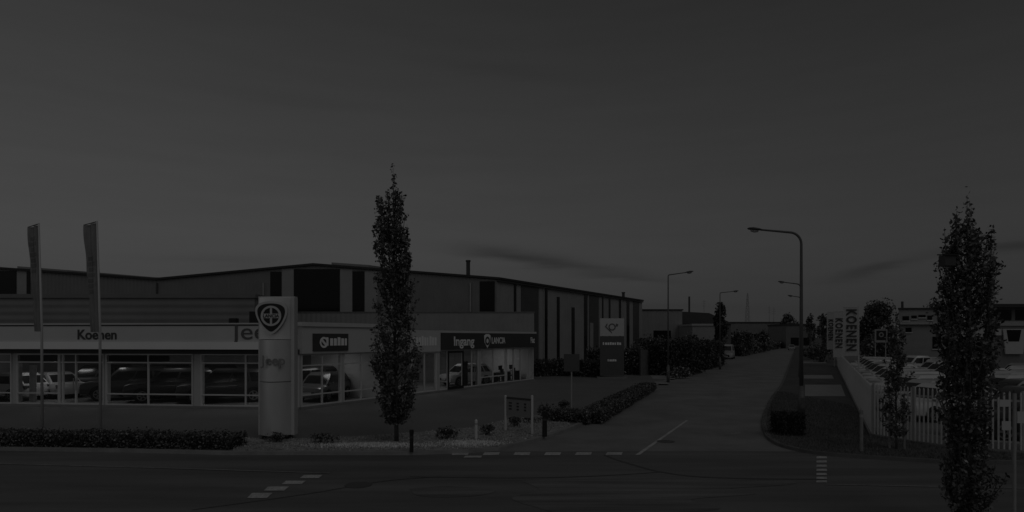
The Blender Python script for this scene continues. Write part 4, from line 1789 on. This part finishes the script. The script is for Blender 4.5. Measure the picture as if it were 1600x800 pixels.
    for u, nm in ((1, 'windscreen'), (0, 'rear_window')):
        m = MB()
        gv = []
        sx_ = .014 if u else -.014
        for f in (.16, .55, .95):
            a_, b_ = cab(u, f, -1, 0), cab(u, f, 1, 0)
            for i in range(5):
                p = a_.lerp(b_, .06 + .88 * i / 4)
                p.x += sx_ + (.0 if i in (0, 4) else 0)
                gv.append(p)
        gf = []
        for j in range(2):
            for i in range(4):
                a = j * 5 + i
                q_ = (a, a + 1, a + 6, a + 5)
                gf.append(q_ if u else tuple(reversed(q_)))
        m.add(gv, gf)
        m.build(nm, car_glass, t, smooth=True)
    wr = .31 if style not in ('suv', 'pickup') else .37
    for wx in (.305 * L, -.29 * L):
        for sgn in (1, -1):
            m = MB()
            yo = sgn * (hw + .012)
            m.tube([(wx, sgn * (hw - .24), wr), (wx, sgn * (hw - .2), wr), (wx, yo - sgn * .03, wr), (wx, yo, wr)], [wr * .9, wr, wr, wr * .93], 22)
            wh = m.build('wheel', rubber, t, smooth=False)
            m = MB()
            Mw = Matrix.Translation((wx, yo + sgn * .004, wr)) @ Matrix.Rotation(R(90) * sgn * -1, 4, 'X')
            ring(m, Mw, wr * .54, wr * .66, .006, 20)
            for k in range(5):
                a = k * 2 * math.pi / 5
                ca, sa = math.cos(a), math.sin(a)
                r0_, r1_, ww = .04, wr * .58, wr * .1
                flat(m, Mw, [(ca * r0_ + sa * ww, sa * r0_ - ca * ww), (ca * r1_ + sa * ww, sa * r1_ - ca * ww), (ca * r1_ - sa * ww, sa * r1_ + ca * ww), (ca * r0_ - sa * ww, sa * r0_ + ca * ww)], .008)
            m.build('rim', steel, wh)
            # dark arch round the wheel
            m = MB()
            Ma = Matrix.Translation((wx, sgn * (hw + .002), wr)) @ Matrix.Rotation(R(90) * sgn * -1, 4, 'X')
            ring(m, Ma, wr * 1.0, wr * 1.17, .006, 18, *((0, math.pi) if sgn < 0 else (math.pi, 2 * math.pi)))
            m.build('wheel_arch', rubber, t)
    hz = zb + (hood - zb) * .62
    for sgn in (1, -1):
        m = MB()
        x0 = .487 * L
        m.hexa([(x0 - .16, sgn * hw * .93, hz - .07), (x0 + .035, sgn * hw * .86, hz - .07), (x0 + .055, sgn * hw * .5, hz - .05), (x0 - .1, sgn * hw * .5, hz - .05)],
               [(x0 - .2, sgn * hw * .93, hz + .09), (x0 - .01, sgn * hw * .84, hz + .09), (x0 + .03, sgn * hw * .5, hz + .06), (x0 - .1, sgn * hw * .5, hz + .06)])
        m.build('headlight', gray('headlight_lens', .5, .1, 2, .05), t)
        m = MB()
        x0 = -.49 * L
        m.box(x0 - .03, x0 + .12, min(sgn * hw * .62, sgn * hw * .91), max(sgn * hw * .62, sgn * hw * .91), belt * .72, belt * .93)
        m.build('tail_light', gray('tail_lens', .09, .15, 2, .05), t)
        m = MB()
        xm = (c0 - .05) * L
        m.hexa([(xm - .06, sgn * hw * .93, belt), (xm + .1, sgn * hw * .93, belt), (xm + .06, sgn * (hw + .17), belt + .02), (xm - .06, sgn * (hw + .17), belt + .02)],
               [(xm - .06, sgn * hw * .93, belt + .1), (xm + .08, sgn * hw * .93, belt + .1), (xm + .04, sgn * (hw + .17), belt + .14), (xm - .06, sgn * (hw + .17), belt + .14)])
        m.build('mirror', car_paint(shade), t)
    m = MB()
    m.box(.47 * L, .5 * L + .02, -hw * .5, hw * .5, zb + .16, zb + (hood - zb) * .52)
    m.build('grille', rubber, t)
    m = MB()
    m.box(.5 * L + .02, .5 * L + .032, -.26, .26, zb + .2, zb + .31)
    m.build('number_plate', gray('plate', .5, .5, 1, .03), t)
    if style == 'pickup':
        m = MB()
        m.box(-.47 * L, -.17 * L, -hw * .78, hw * .78, belt + .003, belt + .03)
        m.build('load_bed', rubber, t)
    return t


PROTO = {}


def car(style, shade, label, loc, rz, group=None, cat='car'):
    """each style and shade is built once, then copied part by part"""
    key = (style, shade)
    if key not in PROTO:
        t = make_car(style, shade, label)
        PROTO[key] = t
    else:
        t = copy_tree(PROTO[key])
    t['label'] = label
    t['category'] = cat
    t.location = loc
    t.rotation_euler = (0, 0, rz)
    if group:
        t['group'] = group
    return t


zi = ZF + .02
G1 = 'cars shown behind the showroom glass'
car('hatch', .6, 'white hatchback behind the glass at the far left', Vector((PX(12, 34.6), 34.6, zi)), R(170), G1)
car('sedan', .45, 'pale saloon behind the window left of the entrance doors', Vector((PX(82, 36.4), 36.4, zi)), R(150), G1)
car('suv', .045, 'black off-roader directly right of the entrance doors', Vector((PX(205, 35.2), 35.2, zi)), R(205), G1)
car('suv', .045, 'black off-roader in the middle of the showroom front', Vector((PX(272, 34.2), 34.2, zi)), R(205), G1)
car('suv', .045, 'black off-roader behind glass left of the tall white totem', Vector((PX(352, 33.6), 33.6, zi)), R(205), G1)
car('suv', .045, 'black off-roader behind the corner glass right of the totem', Vector((PX(470, 36.0), 36.0, zi)), R(215), G1)
for px, Y, ang_, lab in ((150, 38.2, 200, 'black off-roader in the back row behind the entrance doors'), (243, 37.6, 196, 'black off-roader in the back row between two front ones'), (318, 37.2, 204, 'black off-roader in the back row behind the wide column')):
    car('suv', .045, lab, Vector((PX(px, Y), Y, zi)), R(ang_), G1)
p = ang.at(as_(562), -2.6)
car('hatch', .12, 'dark grey hatchback in the wing left of the slim tree', Vector((p.x, p.y, zi)), ang.rz + R(200), G1)
p = ang.at(as_(764), -1.9)
car('hatch', .6, 'white hatchback in the wing right of the side entrance', Vector((p.x, p.y, zi)), ang.rz + R(160), G1)

# desks and chairs in the wing
desk_m = gray('desk_wood', .35, .5, 3, .15)


def desk(loc, rz, label):
    t = thing('desk', label, 'desk', loc, rz, 'desks in the showroom wing')
    m = MB()
    m.box(-.8, .8, -.4, .4, .72, .75)
    m.build('desk_top', desk_m, t)
    for x in (-.72, .72):
        m = MB()
        m.box(x - .03, x + .03, -.36, .36, 0, .719)
        m.build('leg', dark_m, t)
    m = MB()
    m.box(-.25, .25, -.02, .02, .87, 1.2)
    m.box(-.1, .1, -.08, .08, .753, .77)
    m.box(-.03, .03, -.012, .012, .77, .87)
    s = m.build('screen', black_m, None, Vector(loc) + Matrix.Rotation(rz, 3, 'Z') @ Vector((.1, .1, 0)))
    s.rotation_euler = (0, 0, rz)
    tag(s, label.replace('pale desk', 'computer screen on the desk'), 'screen', 'screens on the showroom desks')


def chair(loc, rz, label):
    t = thing('office_chair', label, 'chair', loc, rz, 'chairs at the showroom desks')
    m = MB()
    m.box(-.24, .24, -.24, .24, .44, .5)
    m.build('seat', dark_m, t, bevel=.02)
    m = MB()
    m.hexa([(-.22, .2, .55), (.22, .2, .55), (.22, .25, .55), (-.22, .25, .55)], [(-.2, .28, 1.05), (.2, .28, 1.05), (.2, .32, 1.05), (-.2, .32, 1.05)])
    m.build('backrest', dark_m, t, bevel=.02)
    m = MB()
    m.tube([(0, 0, .08), (0, 0, .44)], .03, 8)
    for k in range(5):
        a = k * 1.2566
        m.tube([(0, 0, .1), (.28 * math.cos(a), .28 * math.sin(a), .04)], .02, 6)
    m.tube([(0, .22, .47), (0, .24, .6)], .02, 6)
    m.build('base', steel, t)


for px, o_, l_ in ((790, -1.6, 'pale desk nearest the white hatchback in the wing'), (809, -1.5, 'pale desk in the middle of the right hand windows'), (825, -1.5, 'pale desk at the far end of the wing')):
    p = ang.at(as_(px), o_, zi)
    desk(p, ang.rz, l_)
for px, o_, l_ in ((794, -.8, 'dark office chair at the desk nearest the white hatchback'), (812, -.8, 'dark office chair at the middle desk of the wing'), (705, -3, 'dark office chair seen through the side entrance')):
    p = ang.at(as_(px), o_, zi)
    chair(p, ang.rz + R(180), l_)
p = ang.at(as_(740), -.7, zi)
t = thing('display_stand', 'slim black display stand inside the side entrance', 'display stand', p, ang.rz)
m = MB()
m.box(-.3, .3, -.03, .03, .1, 1.75)
m.build('panel', black_m, t)
m = MB()
m.box(-.35, .35, -.2, .2, 0, .06)
m.tube([(0, 0, .06), (0, 0, .12)], .03, 8)
m.build('base', steel, t)

# car lot
G2 = 'used cars parked in the fenced lot'
fence_x = lambda Y: 12.6 + .486 * (Y - 22.4)
ORD = 'first second third fourth fifth sixth seventh eighth ninth tenth eleventh twelfth thirteenth fourteenth fifteenth sixteenth seventeenth eighteenth'.split()
SHADE = {.6: 'white', .45: 'pale grey', .3: 'silver', .08: 'dark grey'}
STYLE = {'hatch': 'hatchback', 'sedan': 'saloon', 'estate': 'estate car'}
mixA = [('hatch', .6), ('sedan', .45), ('hatch', .6), ('estate', .6), ('hatch', .45), ('sedan', .6), ('hatch', .6), ('estate', .3), ('sedan', .6), ('hatch', .6), ('hatch', .45), ('estate', .6), ('sedan', .6)]
for i, (st_, v) in enumerate(mixA):
    Y = 26.6 + 3.25 * i
    car(st_, v, '%s %s, %s car back from the fence corner in the side row' % (SHADE[v], STYLE[st_], ORD[i]), Vector((fence_x(Y) + 3.2, Y, .09)), R(190 + random.uniform(-2, 2)), G2)
mixB = [('sedan', .6), ('hatch', .45), ('estate', .6), ('hatch', .6), ('sedan', .45), ('hatch', .6), ('estate', .45), ('hatch', .6), ('sedan', .6), ('hatch', .6)]
for i, (st_, v) in enumerate(mixB):
    Y = 33.0 + 3.2 * i
    car(st_, v, '%s %s, %s car back from the street fence in the middle row' % (SHADE[v], STYLE[st_], ORD[i]), Vector((fence_x(Y) + 8.3, Y + .9, .09)), R(194 + random.uniform(-2, 2)), G2)
mixC = [('hatch', .6), ('estate', .45), ('hatch', .6), ('sedan', .6), ('hatch', .3)]
for i, (st_, v) in enumerate(mixC):
    Y = 35 + 3.2 * i
    car(st_, v, '%s %s, %s car back in the row by the dealer hall' % (SHADE[v], STYLE[st_], ORD[i]), Vector((PX(1566, Y) + 1.5, Y, .09)), R(198 + random.uniform(-2, 2)), G2)
car('pickup', .6, 'tall white pickup at the back of the lot below the grey house', Vector((PX(1436, 47), 57, .09)) + Vector((PX(1436, 10), 0, 0)), R(182), G2)
car('sedan', .02, 'dark saloon roof showing above the fence at the right edge', Vector((PX(1597, 30), 30, .09)), R(176), G2)
car('suv', .03, 'black off-roader close behind the street fence at the right edge', Vector((PX(1612, 21.4), 21.4, .09)), R(174), G2)

# cars on the road
car('van', .42, 'pale grey van parked on the left of the road', Vector((PX(1137, 104), 104, 0)), math.atan2(-26, -11.5), cat='van')
car('hatch', .3, 'pale hatchback far down the road under the dark trees', Vector((PX(1237, 175), 175, .0)), math.atan2(-26, -11.5))

# ------------------------------------------------------------------ palisade fence


def palisade(label, path, height, pitch=.128, sign_=None, base=None):
    o = Vector((path[0][0], path[0][1], .08))
    t = thing('palisade_fence', label, 'fence', o)
    for a, b in zip(path[:-1], path[1:]):
        wl_ = Wall(Vector(a) - Vector(o[:2]), Vector(b) - Vector(o[:2]))
        nseg = max(1, round(wl_.L / 2.75))
        for k in range(nseg):
            s0, s1 = wl_.L * k / nseg, wl_.L * (k + 1) / nseg
            m = MB()
            m.tube([wl_.at(s0, -.03), wl_.at(s0, -.03, height + .02)], .045, 8)
            m.build('post', galv, t)
            m = MB()
            for z in (.28, height - .28):
                wl_.box(m, s0 + .04, s1 - .04, z - .03, z + .03, -.045, -.005)
            m.build('rail', galv, t)
            m = MB()
            n = int((s1 - s0) / pitch)
            for i in range(n):
                c = s0 + (i + .5) * (s1 - s0) / n
                h = height + random.uniform(-.01, .01)
                q = [(c - .027, .0), (c - .014, .02), (c + .014, .02), (c + .027, .0)]
                lo = [wl_.at(s_, o_, .06) for s_, o_ in q]
                hi = [wl_.at(s_, o_, h - .06) for s_, o_ in q]
                tip = [wl_.at(c + (s_ - c) * .25, o_, h) for s_, o_ in q]
                m.add(lo + hi + tip, [(0, 1, 5, 4), (1, 2, 6, 5), (2, 3, 7, 6), (4, 5, 9, 8), (5, 6, 10, 9), (6, 7, 11, 10), (3, 0, 4, 7), (7, 4, 8, 11)])
            m.build('pale_panel', gray('fence_white', .56, .5, 3, .1), t)
    wl_ = Wall(Vector(path[-2]) - Vector(o[:2]), Vector(path[-1]) - Vector(o[:2]))
    m = MB()
    m.tube([wl_.at(wl_.L, -.03), wl_.at(wl_.L, -.03, height + .02)], .05, 8)
    m.build('post', galv, t)
    m = MB()
    for a, b in zip(path[:-1], path[1:]):
        wl_ = Wall(Vector(a) - Vector(o[:2]), Vector(b) - Vector(o[:2]))
        wl_.box(m, .0, wl_.L - .01, -.06, .05, -.08, .08)
    m.build('kerb_base', slabm, t)
    return t, o


far_f = [(fence_x(Y), Y) for Y in (76, 52, 36, 22.4)]
palisade('white palisade fence running back along the lot side', far_f, 1.75, .21)
ff = [(12.62, 22.36), (13.1, 20.9), (13.75, 19.75), (15.2, 19.0), (22, 18.4), (30, 18.0)]
t, o = palisade('white palisade fence along the street side of the lot', ff, 1.8)
for px, py, w, h in ((1569, 630, .3, .2), (1597, 652, .3, .34), (1572, 665, .26, .26)):
    m = MB()
    q = P(px, py, 18.75) - o
    m.box(q.x - w / 2, q.x + w / 2, q.y - .02, q.y, q.z - h / 2, q.z + h / 2)
    m.build('notice', gray('plate', .5, .5, 1, .03), t)

# ------------------------------------------------------------------ dealer flags with sideways name


def name_flag(label, px0, px1, py0, py1, Y, size):
    x0, x1 = PX(px0, Y), PX(px1, Y)
    z0, z1 = PZ(py1, Y), PZ(py0, Y)
    t = thing('banner_flag', label, 'banner', (x1, Y, .08), 0, 'name banners along the lot fence')
    m = MB()
    m.tube([(.03, 0, 0), (.03, 0, z1 + .05)], [.05, .035], 8)
    m.build('pole', gray('pole_white', .5, .4, 2, .05), t)
    m = MB()
    nx, nz = 6, 18
    vs = []
    for j in range(nz + 1):
        for i in range(nx + 1):
            q, v = i / nx, j / nz
            vs.append(((x0 - x1) * q, .04 * math.sin(q * 4 + v * 5) * q, z1 - .08 - (z1 - z0) * v))
    m.add(vs, [(j * (nx + 1) + i, j * (nx + 1) + i + 1, (j + 1) * (nx + 1) + i + 1, (j + 1) * (nx + 1) + i) for j in range(nz) for i in range(nx)])
    b = m.build('cloth', translucent('banner_cloth', .5, .3) if 'banner_cloth' not in MATS else MATS['banner_cloth'], t, smooth=True)
    m = MB()
    m.tube([(.03, 0, z1 - .04), (x0 - x1, 0, z1 - .04)], .02, 6)
    m.build('top_arm', galv, t)
    text_obj('lettering', 'KOENEN', size * 1.32, letter_m, facing(Vector(((x0 - x1) * .5, -.06, (z0 + z1) / 2 + .05)), 0, R(-90)), b, extrude=.006, bold=.03, sx=.66, space=1.22)


name_flag('largest pale banner with dark sideways lettering before the dark tree', 1317, 1341, 481, 556, 45, .74)
name_flag('middle pale banner of the lettered row at the lot fence', 1302, 1318, 487, 558, 58, .68)
name_flag('farthest small lettered banner, next to the road trees', 1292, 1303, 488, 546, 75, .62)

# ------------------------------------------------------------------ far buildings and trees
def building(name, label, cat, x0, x1, Y, depth, ztop, wall_m, roof_t=.25, wins=(), over=.15, rz=0.0, roofm=None):
    t = thing(name, label, cat, (x0, Y, 0), rz)
    m = MB()
    m.box(0, x1 - x0, 0, depth, -.05, ztop)
    m.build('wall', wall_m, t)
    m = MB()
    m.box(-over, x1 - x0 + over, -over, depth + over, ztop + .003, ztop + roof_t)
    m.build('roof', roofm or roof_m, t)
    for a, b, c, d in wins:
        m = MB()
        m.box(a, b, -.06, -.003, c, d)
        w = m.build('window', dark_glass, t)
        m = MB()
        m.box(a - .08, b + .08, -.1, -.062, c - .1, c - .003)
        m.build('sill', frame_m, w)
    return t


Y = 104.
building('grey_hall', 'plain grey hall beyond the warehouse end', 'building', PX(1000, Y), PX(1066, Y), Y, 30, PZ(485, Y), ribbed('hall_sheet', .24, .6), .2, ((2.2, 5.0, 1.0, 4.6),))
Y = 110.
t = thing('pitched_house', 'dark roofed house beyond the grey hall', 'building', (PX(1064, Y), Y, 0))
m = MB()
L_ = PX(1142, Y) - PX(1064, Y)
m.box(0, L_, 0, 8, -.05, PZ(506, Y))
m.build('wall', gray('house_brick', .12, .85, 2, .2), t)
m = MB()
z0, z1 = PZ(506, Y), PZ(485, Y)
m.add([(-.3, -.4, z0), (L_ + .3, -.4, z0), (L_ + .3, 8.4, z0), (-.3, 8.4, z0), (.5, 4, z1), (L_ - 2.5, 4, z1 - .3)], [(0, 1, 5, 4), (1, 2, 5), (2, 3, 4, 5), (3, 0, 4), (3, 2, 1, 0)])
m.build('roof', roof_m, t)
m = MB()
m.tube([(PX(1087, Y) - PX(1064, Y), 4, z1 - .4), (PX(1087, Y) - PX(1064, Y), 4, PZ(461, Y))], .17, 8)
m.build('chimney', dark_m, t)
Y = 96.
building('flat_roofed_building', 'low white flat roofed building beside the conifer', 'building', PX(1082, Y), PX(1122, Y), Y, 8, PZ(509, Y), gray('white_render', .27, .7, 1, .06), .3, ((.5, 1.2, 1.2, 3),), roofm=gray('roof_edge', .36, .6, 1, .05))
Y = 230.
building('long_building', 'long low grey building at the end of the road', 'building', PX(1140, Y), PX(1229, Y), Y, 20, PZ(505, Y), gray('far_brick', .16, .8, .5, .2), .5, tuple((1.5 + 3.6 * i, 3.4 + 3.6 * i, 2.4, 4.6) for i in range(5)))
Y = 200.
building('dark_shed', 'dark flat shed behind the nearest lamp post', 'building', PX(1228, Y), PX(1274, Y), Y, 14, PZ(509, Y), gray('shed_wall', .14, .8, 1, .15), .6, ((1.5, 4, .8, 3.4), (5.5, 7.5, .8, 3.4)))
tree('broad_tree', 'dark bushy tree closing the far road end', Vector((PX(1235, 215), 215, 0)), PZ(492, 215), 3.6, 1500, .7, leaf_dark)
tree('broad_tree', 'small round tree above the shed right of the lamp', Vector((PX(1266, 190), 190, 0)), PZ(491, 190), 1.6, 700, .6, leaf_dark)
tree('broad_tree', 'dark tree left of the farthest lettered banner', Vector((PX(1287, 120), 120, 0)), PZ(494, 120), 1.7, 1200, .45, leaf_dark)
tree('broad_tree', 'large dark tree behind the largest lettered banner', Vector((PX(1371, 72), 72, .08)), PZ(474, 72), 2.6, 6500, .3, leaf_dark, squash=.7)
bush('bush', 'dark bush beneath the lettered banners beside the lot', 'bush', Vector((PX(1284, 88), 88, .08)), (2.1, 2, 1.5), 1000, .3, leaf_dark)
bush('bush', 'dark roadside bush in the right verge beyond the driveways', 'bush', Vector((PX(1270, 100), 100, .08)), (1.6, 2, 1.2), 800, .3, leaf_dark)
bush('bush', 'dark mass of shrub under the large tree in the lot', 'bush', Vector((PX(1376, 68), 68, .08)), (2.4, 1.4, 2.0), 1800, .28, leaf_dark)
# square sign in front of the dark tree
Y = 62.
t = thing('lot_sign', 'square sign with pale rim before the large dark tree', 'sign', (PX(1376.5, Y), Y, .08))
m = MB()
m.box(-.6, .6, -.05, .05, PZ(535, Y) - .08, PZ(514.5, Y) - .08)
m.build('panel', gray('sign_rim', .3, .5, 1, .05), t)
m = MB()
m.box(-.48, .48, -.058, -.052, PZ(531.5, Y) - .08, PZ(516.5, Y) - .08)
m.build('face', black_m, t)
m = MB()
ring(m, facing(Vector((0, -.06, PZ(523, Y) - .08)), 0), .13, .24, .006, 18)
m.build('emblem', gray('emblem_grey', .25, .4, 1, .05), t)
m = MB()
for x in (-.5, .5):
    m.tube([(x, .08, 0), (x, .08, PZ(516, Y) - .1)], .045, 8)
m.build('post', galv, t)

# house behind the lot
Y = 78.
hx0, hx1 = PX(1404, Y), PX(1478, Y)
W_ = hx1 - hx0
t = thing('house', 'grey flat topped house behind the white pickup', 'house', (hx0, Y, 0))
m = MB()
m.prism([(0, 0), (W_, 0), (W_ + 6, 9), (5.9, 9)], -.05, PZ(483, Y))
m.build('wall', gray('house_grey', .26, .8, 1, .12), t)
m = MB()
m.prism([(-.2, -.2), (W_ + .2, -.2), (W_ + 6.2, 9.2), (5.7, 9.2)], PZ(483, Y) + .003, PZ(481, Y))
m.build('roof', roof_m, t)
X = lambda px: PX(px, Y) - hx0
for i, (a, b, c, d) in enumerate(((1410, 1420, 501, 494), (1424, 1432, 498, 493), (1435, 1446, 496, 492), (1449, 1456, 500, 493), (1415, 1424, 519, 512), (1457, 1470, 545, 526))):
    m = MB()
    m.box(X(a), X(b), -.06, -.003, PZ(c, Y), PZ(d, Y))
    w = m.build('window', dark_glass, t)
    m = MB()
    m.box(X(a) - .08, X(b) + .08, -.12, -.063, PZ(c, Y) - .12, PZ(c, Y) - .003)
    m.build('sill', frame_m, w)
m = MB()
m.box(0, W_, -.35, -.002, PZ(507, Y), PZ(503.5, Y))
m.build('ledge', gray('ledge', .35, .7, 1, .1), t)
m = MB()
m.box(X(1409), X(1411.5), -.05, .15, PZ(481, Y), PZ(471, Y))
m.build('chimney', dark_m, t)
tree('broad_tree', 'dark tree top behind the grey flat topped house', Vector((PX(1462, 96), 96, 0)), PZ(468, 96), 3.2, 2200, .35, leaf_dark)
# dealer hall at the right edge with framed trapezoid windows
Y = 52.
hx0, hx1 = PX(1546, Y), PX(1720, Y)
t = thing('dealer_hall', 'hall with dark flat roof and slanted white window frames', 'building', (hx0, Y, 0))
m = MB()
m.prism([(0, 0), (hx1 - hx0, 0), (hx1 - hx0 + 10.6, 14), (10.7, 14)], -.05, PZ(481, Y))
m.build('wall', gray('hall_dim', .17, .7, 1, .12), t)
m = MB()
m.prism([(-.6, -.8), (hx1 - hx0 + .4, -.8), (hx1 - hx0 + 11, 14.3), (10.6, 14.3)], PZ(481, Y) + .003, PZ(475.5, Y))
m.build('roof', roof_m, t)
m = MB()
m.box(0, hx1 - hx0, -.12, -.002, PZ(509, Y), PZ(502, Y))
m.build('ledge', gray('ledge', .35, .7, 1, .1), t)
for i in range(4):
    a = 1552.5 + 34 * i
    m = MB()
    m.box(X(0) * 0 + PX(a, Y) - hx0, PX(a + 27, Y) - hx0, -.06, -.003, PZ(500, Y), PZ(484, Y))
    m.build('window', dark_glass, t)
def trap(px, name_):
    q = lambda x, y: (PX(px + x, Y) - hx0, PZ(y, Y))
    m = MB()
    Mx = lambda off: Matrix(((1, 0, 0, 0), (0, 0, -1, off), (0, 1, 0, 0), (0, 0, 0, 1)))
    flat(m, Mx(-.125), [q(-2, 553), q(25, 553), q(29, 514), q(-6, 514)], .12)
    f = m.build('window_frame', gray('frame_white2', .44, .5, 1, .05), t)
    m = MB()
    flat(m, Mx(-.25), [q(2, 533.5), q(18.5, 533.5), q(22, 515.5), q(-1, 515.5)], .01)
    m.build('pane', dark_glass, f)
for px in (1570, 1612, 1654):
    trap(px, 'x')
m = MB()
Yp = PX(1554, Y) - hx0
m.box(PX(1554.5, Y) - hx0, PX(1563, Y) - hx0, -.14, -.003, PZ(524, Y), PZ(514, Y))
m.build('wall_panel', gray('frame_white2', .44, .5, 1, .05), t)

# lattice mast, thin chimney and aerials far off
Y = 300.
t = thing('lattice_mast', 'thin steel lattice mast rising over the far building', 'mast', (PX(1168, Y), Y, 0))
m = MB()
ht = PZ(458, Y)
for sx in (-1, 1):
    for sy in (-1, 1):
        m.tube([(sx * 1.1, sy * 1.1, 0), (sx * .75, sy * .75, ht * .55), (sx * .14, sy * .14, ht)], [.12, .11, .08], 4)
m.build('leg', galv, t)
m = MB()
for k in range(9):
    z = ht * (.1 + .09 * k)
    w = 1.05 * (1 - z / ht) + .14
    for sy in (-1, 1):
        m.tube([(-w, sy * w, z), (w, sy * w, z + ht * .08)], .05, 4)
        m.tube([(w, sy * w, z), (-w, sy * w, z + ht * .08)], .05, 4)
m.build('bracing', galv, t)
for px, py, lab in ((1100, 468, 'thin aerial above the dark roofed house'), (1202, 478, 'left thin aerial over the long far building'), (1209, 480, 'right thin aerial over the long far building')):
    Y = 260.
    t = thing('aerial', lab, 'aerial', (PX(px, Y), Y, 0))
    m = MB()
    zt = PZ(py, Y)
    m.tube([(0, 0, 0), (0, 0, zt)], [.18, .08], 6)
    m.build('pole', galv, t)
    m = MB()
    for k in range(3):
        m.tube([(-.7, 0, zt - .8 - .9 * k), (.7, 0, zt - .8 - .9 * k)], .06, 5)
    m.build('arm', galv, t)
